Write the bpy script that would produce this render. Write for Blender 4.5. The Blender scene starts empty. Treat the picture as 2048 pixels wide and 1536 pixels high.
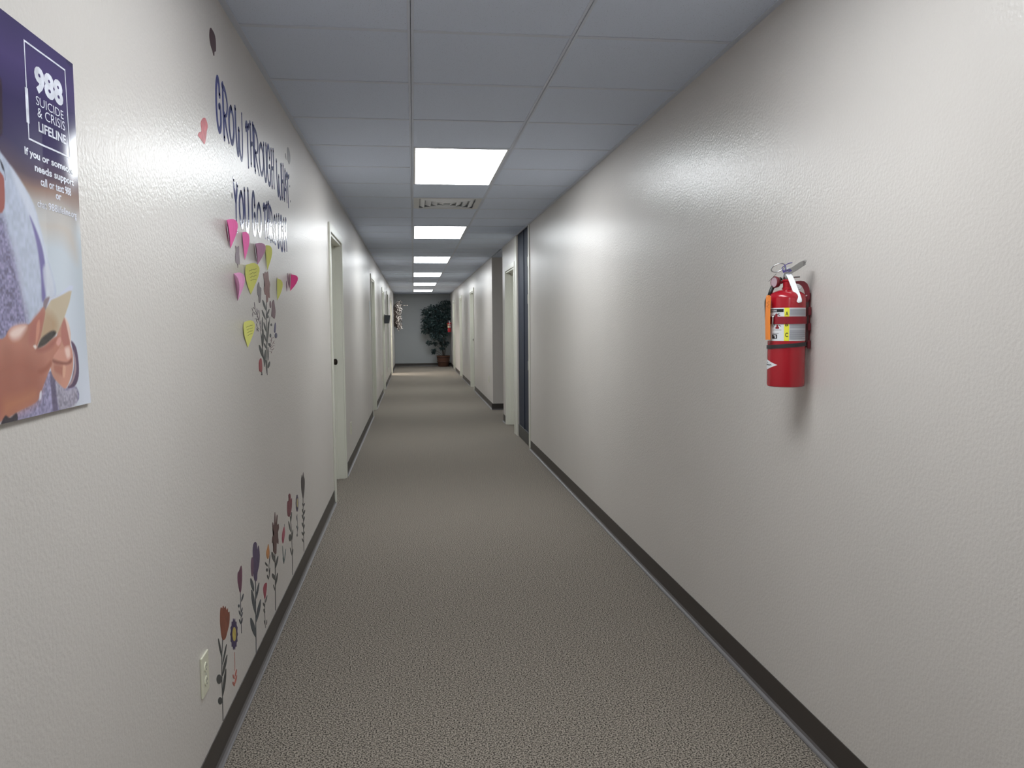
import bpy, bmesh, math, random
from mathutils import Vector, Matrix
random.seed(7)
scene = bpy.context.scene
COL = scene.collection

# ------------------------------------------------------------------ camera
S = 1.04
FPX = 1605.64                       # focal length in pixels of a 2048 px wide frame
PITCH, YAW, ROLL = .0728, .1215, .0075
XL, XR = -.5917*S, 1.1911*S         # corridor wall faces
EYE = 1.2857*S                      # eye height above carpet
ZC = EYE + 1.0271*S                 # ceiling height
G = .6096*S                         # ceiling grid module
Y0 = 2.9075*S                       # one cross tee of the ceiling
YF = 27.0                           # far wall face
YB = -4.2                           # wall behind the camera
c_, s_ = math.cos(YAW), math.sin(YAW)
A_ = Matrix(((c_, -s_, 0), (s_, c_, 0), (0, 0, 1)))
c_, s_ = math.cos(PITCH), math.sin(PITCH)
B_ = Matrix(((1, 0, 0), (0, c_, -s_), (0, s_, c_)))
R_ = B_ @ A_
c_, s_ = math.cos(ROLL), math.sin(ROLL)
RIGHT = c_*R_[0] - s_*R_[2]
UP = s_*R_[0] + c_*R_[2]
FWD = R_[1].copy()
cam_d = bpy.data.cameras.new('camera')
cam = bpy.data.objects.new('camera', cam_d); COL.objects.link(cam)
cam.matrix_world = Matrix(((RIGHT[0], UP[0], -FWD[0], 0), (RIGHT[1], UP[1], -FWD[1], 0),
                           (RIGHT[2], UP[2], -FWD[2], EYE), (0, 0, 0, 1)))
cam_d.sensor_fit = 'HORIZONTAL'; cam_d.sensor_width = 36
cam_d.lens = FPX*36/2048
cam_d.clip_start = .02; cam_d.clip_end = 100
scene.camera = cam

# ------------------------------------------------------------------ world, exposure
LAMP = 5.2                          # radiance of the ceiling panels
w = bpy.data.worlds.new('world'); scene.world = w; w.use_nodes = True
w.node_tree.nodes['Background'].inputs[0].default_value = (.6, .7, .8, 1)
w.node_tree.nodes['Background'].inputs[1].default_value = 0.02
scene.view_settings.view_transform = 'Standard'
scene.view_settings.look = 'None'
scene.view_settings.gamma = 1
scene.view_settings.use_curve_mapping = False
scene.view_settings.exposure = 1.36


def lin(c):
    return tuple(((x/255)/12.92 if x/255 <= .04045 else ((x/255+.055)/1.055)**2.4) for x in c)


def ray(u, v):
    return FWD + RIGHT*((u-1024)/FPX) + UP*((768-v)/FPX)


def wall_pt(u, v, X=XL):            # a point of a side wall: (Y, Z)
    d = ray(u, v); t = X/d[0]
    return (t*d[1], t*d[2]+EYE)


def at_y(u, v, Y):
    d = ray(u, v); t = Y/d[1]
    return Vector((t*d[0], Y, t*d[2]+EYE))

# ------------------------------------------------------------------ materials
M = {}


def mat(name, color, rough=.5, metal=0., spec=.5, emit=None, coat=0.):
    m = bpy.data.materials.new(name); m.use_nodes = True
    b = m.node_tree.nodes['Principled BSDF']
    b.inputs['Base Color'].default_value = (*color[:3], 1)
    b.inputs['Roughness'].default_value = rough
    b.inputs['Metallic'].default_value = metal
    b.inputs['Specular IOR Level'].default_value = spec
    b.inputs['Coat Weight'].default_value = coat
    if emit:
        b.inputs['Emission Color'].default_value = (*emit[0], 1)
        b.inputs['Emission Strength'].default_value = emit[1]
    M[name] = m
    return m


def nd(m, t, **kw):
    n = m.node_tree.nodes.new(t)
    for k, v in kw.items():
        if k in n.inputs: n.inputs[k].default_value = v
        else: setattr(n, k, v)
    return n


def lk(m, a, b): m.node_tree.links.new(a, b)


def coord(m):
    n = nd(m, 'ShaderNodeTexCoord'); return n.outputs['Object']


def bump(m, scale, strength, dist=.001, detail=3, vor=False):
    b = m.node_tree.nodes['Principled BSDF']
    t = nd(m, 'ShaderNodeTexVoronoi' if vor else 'ShaderNodeTexNoise', Scale=scale)
    if not vor: t.inputs['Detail'].default_value = detail
    bp = nd(m, 'ShaderNodeBump', Strength=strength, Distance=dist)
    lk(m, coord(m), t.inputs['Vector'])
    lk(m, t.outputs['Distance' if vor else 'Fac'], bp.inputs['Height'])
    lk(m, bp.outputs['Normal'], b.inputs['Normal'])
    return t


def vary(m, c1, c2, scale, lo=.4, hi=.6, detail=2, vec=None):
    b = m.node_tree.nodes['Principled BSDF']
    t = nd(m, 'ShaderNodeTexNoise', Scale=scale, Detail=detail)
    r = nd(m, 'ShaderNodeValToRGB')
    r.color_ramp.elements[0].position = lo; r.color_ramp.elements[0].color = (*c1, 1)
    r.color_ramp.elements[1].position = hi; r.color_ramp.elements[1].color = (*c2, 1)
    lk(m, coord(m), t.inputs['Vector']); lk(m, t.outputs['Fac'], r.inputs['Fac'])
    lk(m, r.outputs['Color'], b.inputs['Base Color'])
    return r


m = mat('wall_paint', (.6, .59, .56), .30, spec=.5)
vary(m, (.618, .582, .548), (.648, .612, .578), 1.3, .3, .7, 4)
bump(m, 110, .7, .0018, 2)
m = mat('end_wall_grey', (.40, .42, .43), .42, spec=.4)  # end wall, darker and cooler than wall_paint
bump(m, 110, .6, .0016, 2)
m = mat('ceiling_tile', (.62, .63, .65), .9, spec=.2)
r = vary(m, (.40, .44, .53), (.68, .75, .89), 260, .25, .34, 1)
bump(m, 220, .3, .001, 2)
mat('ceiling_grid', (.63, .68, .79), .55)
m = mat('carpet', (.2, .18, .16), .95, spec=.1)
r = vary(m, (.024, .021, .017), (.40, .352, .298), 185, .37, .61, 2.5)
bump(m, 185, 1.0, .004, 2)
m = mat('vinyl_base', lin((58, 52, 48)), .42)
mat('vinyl_toe_sheen', lin((92, 88, 88)), .38)  # lighter grey paints in the sheen on the upturned toe
m = mat('trim_paint', (.66, .655, .58), .30)
m = mat('door_paint', (.60, .60, .52), .33)
mat('knob_bronze', (.035, .028, .022), .28, .9)
m = mat('navy_panel', (.013, .020, .040), .5, spec=.22)
mat('dark_rail', (.03, .036, .038), .35, .4)
mat('panel_light', (.9, .9, .9), .5, emit=((.93, .975, 1.0), LAMP))
mat('room_lamp', (.9, .9, .9), .5, emit=((1.0, .96, .88), LAMP*4))
mat('white_metal', (.68, .69, .71), .45)
mat('duct_white', (.8, .82, .85), .8)  # plain off-white of the duct plate above the louvres
mat('louvre_white', (.86, .88, .92), .5)
mat('ivory', (.70, .69, .55), .30)
mat('slot_dark', (.03, .028, .025), .6)
mat('glass_dark', (.05, .06, .065), .08, spec=.7)
mat('screw', (.5, .5, .48), .3, .8)


def vinyl(name, rgb, rough=.22, k=.8):
    c = lin(rgb)
    mm = mat(name, tuple(min(1, x*k) for x in c), rough)
    t = bump(mm, 120, .38, .001, 2)
    return mm


vinyl('blue_vinyl', (46, 56, 132), .11, 1)
# ------------------------------------------------------------------ object helpers


def link(name, bm, material, parent=None, smooth=False, loc=None):
    me = bpy.data.meshes.new(name)
    bmesh.ops.recalc_face_normals(bm, faces=bm.faces[:])
    bm.to_mesh(me); bm.free()
    if smooth:
        for p in me.polygons: p.use_smooth = True
    if material:
        for mm in (material if isinstance(material, (list, tuple)) else [material]):
            me.materials.append(M[mm] if isinstance(mm, str) else mm)
    o = bpy.data.objects.new(name, me); COL.objects.link(o)
    if parent: o.parent = parent
    if loc: o.location = loc
    return o


def smooth_angle(o, deg=35):
    for p in o.data.polygons: p.use_smooth = True
    o.data.set_sharp_from_angle(angle=math.radians(deg))


def thing(name, label, cat, loc=(0, 0, 0), rot=(0, 0, 0), group=None):
    o = bpy.data.objects.new(name, None); COL.objects.link(o)
    o.location = loc; o.rotation_euler = rot; o.empty_display_size = .05
    o['label'] = label; o['category'] = cat
    if group: o['group'] = group
    return o


def struct(o, label=None, cat=None):
    o['kind'] = 'structure'
    if label: o['label'] = label
    if cat: o['category'] = cat
    return o


def box(bm, x0, x1, y0, y1, z0, z1, bevel=0, mi=0):
    g = bmesh.ops.create_cube(bm, size=1)
    vs = g['verts']
    for v in vs:
        v.co = Vector((x0+(v.co.x+.5)*(x1-x0), y0+(v.co.y+.5)*(y1-y0), z0+(v.co.z+.5)*(z1-z0)))
    fs = {f for v in vs for f in v.link_faces}
    for f in fs: f.material_index = mi
    if bevel:
        es = {e for v in vs for e in v.link_edges}
        r = bmesh.ops.bevel(bm, geom=list(es), offset=bevel, segments=2, affect='EDGES', profile=.5)
        for f in r['faces']: f.material_index = mi


def lathe(bm, prof, seg=32, axis='Z', mat4=None, cap=True, mi=0):
    rings = []
    for r, z in prof:
        ring = []
        for i in range(seg):
            a = 2*math.pi*i/seg
            p = Vector((r*math.cos(a), r*math.sin(a), z))
            if axis == 'X': p = Vector((z, p.x, p.y))
            if axis == 'Y': p = Vector((p.x, z, p.y))
            if mat4: p = mat4 @ p
            ring.append(bm.verts.new(p))
        rings.append(ring)
    for a, b in zip(rings, rings[1:]):
        for i in range(seg):
            f = bm.faces.new((a[i], a[(i+1) % seg], b[(i+1) % seg], b[i])); f.material_index = mi
    if cap:
        for rg in (rings[0], rings[-1]):
            f = bm.faces.new(rg); f.material_index = mi


def tube(bm, pts, rad, seg=10, cap=True):
    pts = [Vector(p) for p in pts]
    n = len(pts)
    rads = rad if isinstance(rad, (list, tuple)) else [rad]*n
    prev = None; rings = []
    for i, p in enumerate(pts):
        t = (pts[min(i+1, n-1)]-pts[max(i-1, 0)]).normalized()
        if prev is None:
            a = Vector((0, 0, 1)) if abs(t.z) < .9 else Vector((1, 0, 0))
            u = t.cross(a).normalized()
        else:
            u = (prev - t*prev.dot(t)).normalized()
        prev = u; v = t.cross(u)
        rings.append([bm.verts.new(p+(u*math.cos(2*math.pi*k/seg)+v*math.sin(2*math.pi*k/seg))*rads[i]) for k in range(seg)])
    for a, b in zip(rings, rings[1:]):
        for k in range(seg):
            bm.faces.new((a[k], a[(k+1) % seg], b[(k+1) % seg], b[k]))
    if cap:
        bm.faces.new(rings[0]); bm.faces.new(rings[-1])


def spline(pts, n=8):
    pts = [Vector(p) for p in pts]
    P = [pts[0]*2-pts[1]]+pts+[pts[-1]*2-pts[-2]]
    out = []
    for i in range(1, len(P)-2):
        for k in range(n):
            t = k/n
            a, b, c, d = P[i-1:i+3]
            out.append(.5*((2*b)+(c-a)*t+(2*a-5*b+4*c-d)*t*t+(3*b-a-3*c+d)*t**3))
    out.append(pts[-1])
    return out


def copy_tree(o, parent=None):
    c = o.copy(); COL.objects.link(c)
    if parent: c.parent = parent
    for ch in list(o.children): copy_tree(ch, c)
    return c

# ------------------------------------------------------------------ the setting
WT = .14
DOORS_L = [(6.20, 7.15, 0, 2.05), (12.08, 13.03, 0, 2.05), (16.32, 17.27, 0, 2.05),
           (19.25, 20.05, .30, 2.12), (22.15, 23.25, 0, 2.05)]
DOORS_R = [(9.83, 10.74, 0, 2.05), (16.52, 17.50, 0, 2.05), (20.55, 21.50, 0, 2.05), (24.15, 25.08, 0, 2.05)]


def side_wall(name, X, side, y0, y1, holes, label):
    bm = bmesh.new()
    a, b = (X-WT, X) if side < 0 else (X, X+WT)
    y = y0
    for (h0, h1, z0, z1) in holes:
        if h1 <= y0 or h0 >= y1: continue
        box(bm, a, b, y, h0, 0, ZC+.1)
        box(bm, a, b, h0, h1, z1, ZC+.1)
        if z0 > 0: box(bm, a, b, h0, h1, 0, z0)
        y = h1
    box(bm, a, b, y, y1, 0, ZC+.1)
    bmesh.ops.remove_doubles(bm, verts=bm.verts, dist=1e-5)
    return struct(link(name, bm, 'wall_paint'), label, 'wall')


side_wall('wall_left', XL, -1, YB, YF+.1, DOORS_L, 'long greige satin wall on the left of the corridor')
SF0, SF1 = 8.60, 9.56              # dark full-height doorway on the right
CO0, CO1 = 11.14, 12.65            # side corridor on the right
side_wall('wall_right', XR, 1, YB, SF0, [], 'bare greige wall on the right holding the near fire extinguisher')
side_wall('wall_right_middle', XR, 1, SF1, CO0, [DOORS_R[0]], 'short greige wall between the dark doorway and the side passage')
side_wall('wall_right_far', XR, 1, CO1, YF+.1, DOORS_R[1:], 'greige wall on the right beyond the side passage')
SX = XR+3.0
bm = bmesh.new(); box(bm, XR+WT, SX, CO0-WT, CO0, 0, ZC+.1)
struct(link('wall_passage_near', bm, 'wall_paint'), 'near side wall of the passage opening off the right', 'wall')
bm = bmesh.new(); box(bm, XR+WT, SX, CO1, CO1+WT, 0, ZC+.1)
struct(link('wall_passage_far', bm, 'wall_paint'), 'shaded greige wall facing the camera inside the side passage', 'wall')
bm = bmesh.new(); box(bm, SX, SX+WT, CO0-WT, CO1+WT, 0, ZC+.1)
struct(link('wall_passage_end', bm, 'wall_paint'), 'end wall of the side passage', 'wall')
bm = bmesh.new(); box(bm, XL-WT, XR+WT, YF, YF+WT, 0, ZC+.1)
struct(link('wall_back', bm, 'end_wall_grey'), 'grey end wall behind the wreath and the potted tree', 'wall')
bm = bmesh.new(); box(bm, XL-WT, XR+WT, YB-WT, YB, 0, ZC+.1)
struct(link('wall_front', bm, 'wall_paint'), 'wall behind the camera', 'wall')
bm = bmesh.new()
box(bm, XL-2.6, SX+.3, YB-.3, YF+.3, -.12, 0)
struct(link('floor', bm, 'carpet'), 'brown grey flecked loop carpet running down the corridor', 'floor')

# room behind the open doorway far on the left (daylight-white lamp inside)
bm = bmesh.new()
ry0, ry1, rx0 = 21.5, 24.6, XL-WT-2.2
box(bm, rx0-.1, rx0, ry0, ry1, 0, ZC); box(bm, rx0, XL-WT, ry0-.1, ry0, 0, ZC)
box(bm, rx0, XL-WT, ry1, ry1+.1, 0, ZC); box(bm, rx0, XL-WT, ry0, ry1, ZC, ZC+.1)
struct(link('wall_office', bm, 'wall_paint'), 'walls of the lit room behind the open doorway on the far left', 'wall')
t = thing('ceiling_light', 'lit ceiling panel inside the side room on the far left', 'ceiling light', (rx0+1.1, 22.75, ZC-.004))
bm = bmesh.new(); box(bm, -.3, .3, -.6, .6, -.012, 0); link('diffuser', bm, 'room_lamp', t)

# ceiling: grid of tiles with T bars
B1, B2 = .0072*S, .5865*S
cols = [(XL, B1), (B1, B2), (B2, XR)]
k0 = math.floor((YB-Y0)/G); k1 = math.ceil((YF-Y0)/G)
LIGHTS = [-9, -3, 3, 9, 15, 21, 27, 33]
VENT = 6
bm = bmesh.new()
rnd = random.Random(3)
ZT = ZC+.0022


def tile(bm, x0, x1, y0, y1):
    dz = [rnd.uniform(-.0012, .0008) for _ in range(4)]
    g_ = .0115 + rnd.choice([0, 0, 0, .0022])
    x0 += .0115; x1 -= .0115; ya = y0+.0115; yb = y1-g_
    vs = [bm.verts.new(p) for p in ((x0, ya, ZT+dz[0]), (x1, ya, ZT+dz[1]), (x1, yb, ZT+dz[2]), (x0, yb, ZT+dz[3]))]
    up = [bm.verts.new(v.co+Vector((0, 0, .018))) for v in vs]
    bm.faces.new(vs); bm.faces.new(up)
    for i in range(4): bm.faces.new((vs[i], vs[(i+1) % 4], up[(i+1) % 4], up[i]))


used = {k+d for k in LIGHTS for d in (0, 1)} | {VENT}
for ci, (a, b) in enumerate(cols):
    for k in range(k0, k1):
        ya, yb = max(Y0+k*G, YB), min(Y0+(k+1)*G, YF)
        if yb-ya < .05: continue
        if ci == 1 and k in used: continue
        tile(bm, a, b, ya, yb)
xs = [XR+i*G for i in range(5)]+[SX]
for a, b in zip(xs, xs[1:]):
    if b-a < .05: continue
    ya = CO0
    for yb in (Y0+14*G, Y0+15*G, CO1):
        if yb-ya > .05: tile(bm, a, b, ya, yb)
        ya = yb
box(bm, XL-WT, XR+WT, YB, YF, ZC+.2, ZC+.24)       # deck above the grid
box(bm, XR+WT, SX, CO0, CO1, ZC+.2, ZC+.24)
struct(link('ceiling', bm, 'ceiling_tile'), 'white speckled drop-in ceiling tiles', 'ceiling')
bm = bmesh.new()
for x in (B1, B2):
    box(bm, x-.012, x+.012, YB, YF, ZC, ZC+.003); box(bm, x-.001, x+.001, YB, YF, ZC, ZC+.035)
for k in range(k0, k1+1):
    y = Y0+k*G
    if YB < y < YF:
        for ci, (a, b) in enumerate(cols):
            if ci == 1 and (k-1 in LIGHTS): continue
            box(bm, a+(.012 if ci else 0), b-(.012 if ci < 2 else 0), y-.012, y+.012, ZC, ZC+.003)
            box(bm, a, b, y-.001, y+.001, ZC+.003, ZC+.03)
        if CO0 < y < CO1: box(bm, XR, SX, y-.012, y+.012, ZC, ZC+.003)
for x in xs[1:-1]: box(bm, x-.012, x+.012, CO0, CO1, ZC-.0005, ZC+.003)
struct(link('trim_1', bm, 'ceiling_grid'), 'white metal T-bar grid of the ceiling', 'ceiling grid')
bm = bmesh.new()
for x0, x1, y0, y1 in ((XL, XL+.022, YB, YF), (XR-.022, XR, YB, CO0), (XR-.022, XR, CO1, YF), (XL+.022, XR-.022, YF-.022, YF),
                       (XR, SX, CO1-.022, CO1), (XR, SX, CO0, CO0+.022)):
    box(bm, x0, x1, y0, y1, ZC-.002, ZC+.001)
    if x1-x0 < .03: box(bm, (x0 if x0 == XL else x1-.0015), (x0+.0015 if x0 == XL else x1), y0, y1, ZC-.001, ZC+.024)
struct(link('trim_2', bm, 'ceiling_grid'), 'metal angle where the ceiling meets the walls', 'ceiling trim')

# skirting (vinyl cove base)
BH = .10


def cove(bm, p0, p1, nrm):
    p0, p1, n = Vector((*p0, 0)), Vector((*p1, 0)), Vector((*nrm, 0))
    prof = [(0, BH), (.003, BH), (.0035, .03), (.0045, .018), (.008, .009), (.0145, .004), (.020, .0025), (.020, 0), (0, 0)]
    ra = [bm.verts.new(p0+n*d+Vector((0, 0, z))) for d, z in prof]
    rb = [bm.verts.new(p1+n*d+Vector((0, 0, z))) for d, z in prof]
    for i in range(len(prof)-1):
        f = bm.faces.new((ra[i], ra[i+1], rb[i+1], rb[i]))
        f.material_index = 1 if 3 <= i <= 6 else 0
    bm.faces.new(ra); bm.faces.new(rb)


def skirting(name, runs, label):
    bm = bmesh.new()
    for a, b, n in runs: cove(bm, a, b, n)
    return struct(link(name, bm, ['vinyl_base', 'vinyl_toe_sheen']), label, 'baseboard')


CW = .065
def gaps(y0, y1, holes):
    out = []; y = y0
    for h in holes:
        if h[2] > 0: continue
        out.append((y, h[0]-CW)); y = h[1]+CW
    out.append((y, y1)); return out
skirting('baseboard_left', [((XL, a), (XL, b), (1, 0)) for a, b in gaps(YB, YF-.001, DOORS_L)], 'dark brown vinyl baseboard along the left wall')
skirting('baseboard_right', [((XR, a), (XR, b), (-1, 0)) for a, b in ((YB, SF0-.10),)], 'dark brown vinyl baseboard along the near right wall')
skirting('baseboard_right_middle', [((XR, 10.74+CW), (XR, CO0), (-1, 0))], 'short dark baseboard between door and side passage')
skirting('baseboard_right_far', [((XR, a), (XR, b), (-1, 0)) for a, b in gaps(CO1, YF-.001, DOORS_R[1:])], 'dark brown vinyl baseboard on the far right wall')
skirting('baseboard_passage', [((XR-.02, CO1), (SX, CO1), (0, -1)), ((SX, CO0), (XR, CO0), (0, 1))], 'dark baseboard inside the side passage')
skirting('baseboard_back', [((XL, YF), (XR, YF), (0, -1))], 'dark baseboard along the end wall')


def make_door(n, X, side, y0, y1, label, slab=True, latch_far=True, depth=.105, zt=2.05, knob=True):
    s = side                         # -1 left wall, +1 right wall; inward normal is -s
    nm = 'door_%d' % n
    def bx(bm, d0, d1, *a, **k):     # d: depth behind wall face
        xa, xb = X+s*d0, X+s*d1
        box(bm, min(xa, xb), max(xa, xb), *a, **k)
    bm = bmesh.new()
    if slab:
        bx(bm, depth, depth+.035, y0+.022, y1-.022, .008, zt-.022, bevel=.002)
        o = link(nm, bm, 'door_paint')
    else:
        # the slab stands open into the room, hinged on the near side
        bx(bm, WT+.01, WT+.90, y0+.02, y0+.055, .008, zt-.022, bevel=.002)
        o = link(nm, bm, 'door_paint')
    struct(o, label, 'door')
    bm = bmesh.new()
    # casing, proud of the wall
    for a, b in ((y0-CW, y0), (y1, y1+CW)): bx(bm, -.014, 0, a, b, 0, zt+CW, bevel=.003)
    bx(bm, -.014, 0, y0, y1, zt, zt+CW, bevel=.003)
    # jamb boards
    for a, b in ((y0, y0+.018), (y1-.018, y1)): bx(bm, -.001, WT, a, b, 0, zt)
    bx(bm, -.001, WT, y0+.018, y1-.018, zt-.018, zt)
    # stops
    for a, b in ((y0+.018, y0+.030), (y1-.030, y1-.018)): bx(bm, .055, depth-.002, a, b, 0, zt-.018)
    bx(bm, .055, depth-.002, y0+.03, y1-.03, zt-.030, zt-.018)
    link('door_frame', bm, 'trim_paint', o)
    if knob and slab:
        ky = y1-.10 if latch_far else y0+.10
        bm = bmesh.new()
        mt = Matrix.Translation((X+s*depth, ky, 1.035)) @ Matrix.Rotation(math.pi if s > 0 else 0, 4, 'Z')
        lathe(bm, [(.0, 0), (.033, 0), (.033, .006), (.012, .010), (.011, .026), (.020, .033), (.0275, .045), (.026, .058), (.016, .066), (0.001, .068)], 24, 'X', mt, cap=False)
        link('door_knob', bm, 'knob_bronze', o, smooth=True)
        bm = bmesh.new()
        hy = y0+.024 if latch_far else y1-.024
        for z in (.25, 1.05, 1.8):
            tube(bm, [(X+s*(depth-.004), hy, z-.045), (X+s*(depth-.004), hy, z+.045)], .005, 8)
        link('hinge', bm, 'screw', o)
    return o


make_door(1, XL, -1, 6.20, 7.15, 'cream door with dark knob, nearest on the left wall')
make_door(2, XL, -1, 12.08, 13.03, 'cream framed door second along the left wall', latch_far=False)
make_door(3, XL, -1, 16.32, 17.27, 'cream door on the left beside the black wall pocket')
make_door(4, XL, -1, 22.15, 23.25, 'open doorway far left that spills light on the carpet', slab=False)
make_door(5, XR, 1, 9.83, 10.74, 'cream framed door just past the dark full-height doorway', knob=False)
make_door(6, XR, 1, 16.52, 17.50, 'cream framed door just beyond the side passage on the right')
make_door(7, XR, 1, 20.55, 21.50, 'cream door in the middle of the far right wall')
make_door(8, XR, 1, 24.15, 25.08, 'last cream door on the right, before the far extinguisher')

# dark full-height doorway on the right
bm = bmesh.new(); box(bm, XR+.014, XR+.075, SF0, SF1, .15, ZC)
o = struct(link('door_9', bm, 'navy_panel'), 'dark navy full-height door panel with pale posts on the right', 'door')
bm = bmesh.new(); box(bm, XR+.005, XR+.075, SF0+.0, SF1, .01, .15, bevel=.004); link('kick_rail', bm, 'dark_rail', o)
bm = bmesh.new(); box(bm, XR+.008, XR+.014, (SF0+SF1)/2-.03, (SF0+SF1)/2+.03, .15, ZC); link('mullion', bm, 'navy_panel', o)
bm = bmesh.new(); box(bm, XR+.076, XR+WT, SF0, SF1, 0, ZC); link('backing_board', bm, 'dark_rail', o)
for ya, yb in ((SF0-.10, SF0+.003), (SF1+.02, SF1+.20)):
    bm = bmesh.new()
    box(bm, XR-.008, XR+.0, ya, yb, 0, ZC-.002, bevel=.002)
    link('post', bm, 'trim_paint', o)
for z in (.9, 1.62, 2.02):
    bm = bmesh.new(); tube(bm, [(XR-.008, SF0+.006, z-.05), (XR-.008, SF0+.006, z+.05)], .006, 10); link('hinge', bm, 'screw', o)

# sidelight window, far left
bm = bmesh.new(); y0, y1, z0, z1 = DOORS_L[3]
for a, b, c, d in ((y0-.05, y0+.02, z0-.05, z1+.05), (y1-.02, y1+.05, z0-.05, z1+.05)): box(bm, XL-WT, XL+.014, a, b, c, d, bevel=.003)
for c, d in ((z0-.05, z0+.02), (z1-.02, z1+.05)): box(bm, XL-WT, XL+.014, y0+.02, y1-.02, c, d, bevel=.003)
o = struct(link('window_1', bm, 'trim_paint'), 'tall narrow sidelight window between the far left doors', 'window')
bm = bmesh.new(); box(bm, XL-.05, XL-.042, y0+.02, y1-.02, z0+.02, z1-.02); link('pane', bm, 'glass_dark', o)
bm = bmesh.new(); box(bm, XL-WT+.004, XL-WT+.012, y0+.02, y1-.02, z0+.02, z1-.02); link('blind', bm, 'white_metal', o)

# ------------------------------------------------------------------ ceiling lights
ORD = ['out-of-frame', 'overhead', 'nearest visible', 'second', 'third', 'fourth', 'fifth', 'last and smallest']
proto = None
LL = ['ceiling panel light behind the camera', 'ceiling panel light just above the top of the picture',
      'nearest and largest glowing rectangular ceiling panel, before the air vent',
      'glowing ceiling panel just beyond the air vent, second in the row',
      'third glowing ceiling panel in the row, counted from the camera',
      'fourth glowing ceiling panel in the row, counted from the camera',
      'fifth glowing ceiling panel, next to last before the end wall',
      'smallest glowing ceiling panel, closest to the end wall']
for k, lb in zip(LIGHTS, LL):
    ln = 2*G-.024; wd = B2-B1-.024
    if proto is None:
        proto = o = thing('ceiling_light', lb, 'ceiling light', group='panel lights down the corridor')
        bm = bmesh.new()
        box(bm, -wd/2, -wd/2+.012, -ln/2, ln/2, -.002, .03); box(bm, wd/2-.012, wd/2, -ln/2, ln/2, -.002, .03)
        box(bm, -wd/2+.012, wd/2-.012, -ln/2, -ln/2+.012, -.002, .03); box(bm, -wd/2+.012, wd/2-.012, ln/2-.012, ln/2, -.002, .03)
        box(bm, -wd/2, wd/2, -ln/2, ln/2, .03, .05)
        link('frame', bm, 'white_metal', o)
        bm = bmesh.new(); box(bm, -wd/2+.012, wd/2-.012, -ln/2+.012, ln/2-.012, -.0005, .006)
        link('diffuser', bm, 'panel_light', o)
    else:
        o = copy_tree(proto)
    o['label'] = lb
    o.location = ((B1+B2)/2, Y0+(k+1)*G, ZC)

# air vent
o = thing('ceiling_vent', 'white square four-way air diffuser in ceiling between first two lights', 'air vent', ((B1+B2)/2, Y0+(VENT+.5)*G, ZC))
hw, hl = (B2-B1)/2-.012, G/2-.012
bm = bmesh.new()
def ringf(bm, a0, b0, z0, a1, b1, z1):
    p = [bm.verts.new(q) for q in ((-a0, -b0, z0), (a0, -b0, z0), (a0, b0, z0), (-a0, b0, z0))]
    q = [bm.verts.new(q) for q in ((-a1, -b1, z1), (a1, -b1, z1), (a1, b1, z1), (-a1, b1, z1))]
    for i in range(4): bm.faces.new((p[i], p[(i+1) % 4], q[(i+1) % 4], q[i]))
ringf(bm, hw, hl, 0, hw-.05, hl-.05, 0)
link('face_plate', bm, 'white_metal', o)
for i in range(4):
    bm = bmesh.new(); a = hw-.05-i*.055; b = hl-.05-i*.055
    ringf(bm, a, b, .016, a-.045, b-.045, -.006); ringf(bm, a-.045, b-.045, -.006, a-.047, b-.047, .0)
    link('louvre', bm, 'louvre_white', o)
bm = bmesh.new(); box(bm, -hw, hw, -hl, hl, .03, .034); link('duct', bm, 'duct_white', o)

# ------------------------------------------------------------------ decals on the left wall
DT = .0009


def prism(bm, poly, X=XL, t=DT, mi=0, s=1):
    """poly: (Y,Z) points on the wall; a thin sheet from the wall outwards"""
    a = [bm.verts.new((X+s*t, y, z)) for y, z in poly]
    b = [bm.verts.new((X, y, z)) for y, z in poly]
    n = len(a)
    es = []
    f = bm.faces.new(a); f.material_index = mi
    for i in range(n):
        g = bm.faces.new((a[i], a[(i+1) % n], b[(i+1) % n], b[i])); g.material_index = mi
    if n > 4: bmesh.ops.triangulate(bm, faces=[f])


def px(poly): return [wall_pt(u, v) for u, v in poly]


def stroke(bm, pts, wd, t=DT, taper=False):
    """brush stroke through wall points (Y,Z)"""
    n = len(pts)
    L = []; Rr = []
    for i, p in enumerate(pts):
        a = pts[max(i-1, 0)]; b = pts[min(i+1, n-1)]
        dx, dz = b[0]-a[0], b[1]-a[1]; l = math.hypot(dx, dz) or 1e-6
        w_ = wd/2*((1-.55*i/(n-1)) if taper else 1)
        L.append((p[0]-dz/l*w_, p[1]+dx/l*w_)); Rr.append((p[0]+dz/l*w_, p[1]-dx/l*w_))
    for i in range(n-1):
        prism(bm, [L[i], L[i+1], Rr[i+1], Rr[i]], t=t)
    for p in ((pts[0]), (pts[-1])):
        w_ = wd/2*(.45 if taper and p is pts[-1] else 1)
        prism(bm, [(p[0]+w_*math.cos(k*math.pi/5), p[1]+w_*math.sin(k*math.pi/5)) for k in range(10)], t=t)


def crv(pts, n=6):
    return [(p.x, p.y) for p in spline([(a, b, 0) for a, b in pts], n)]


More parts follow.
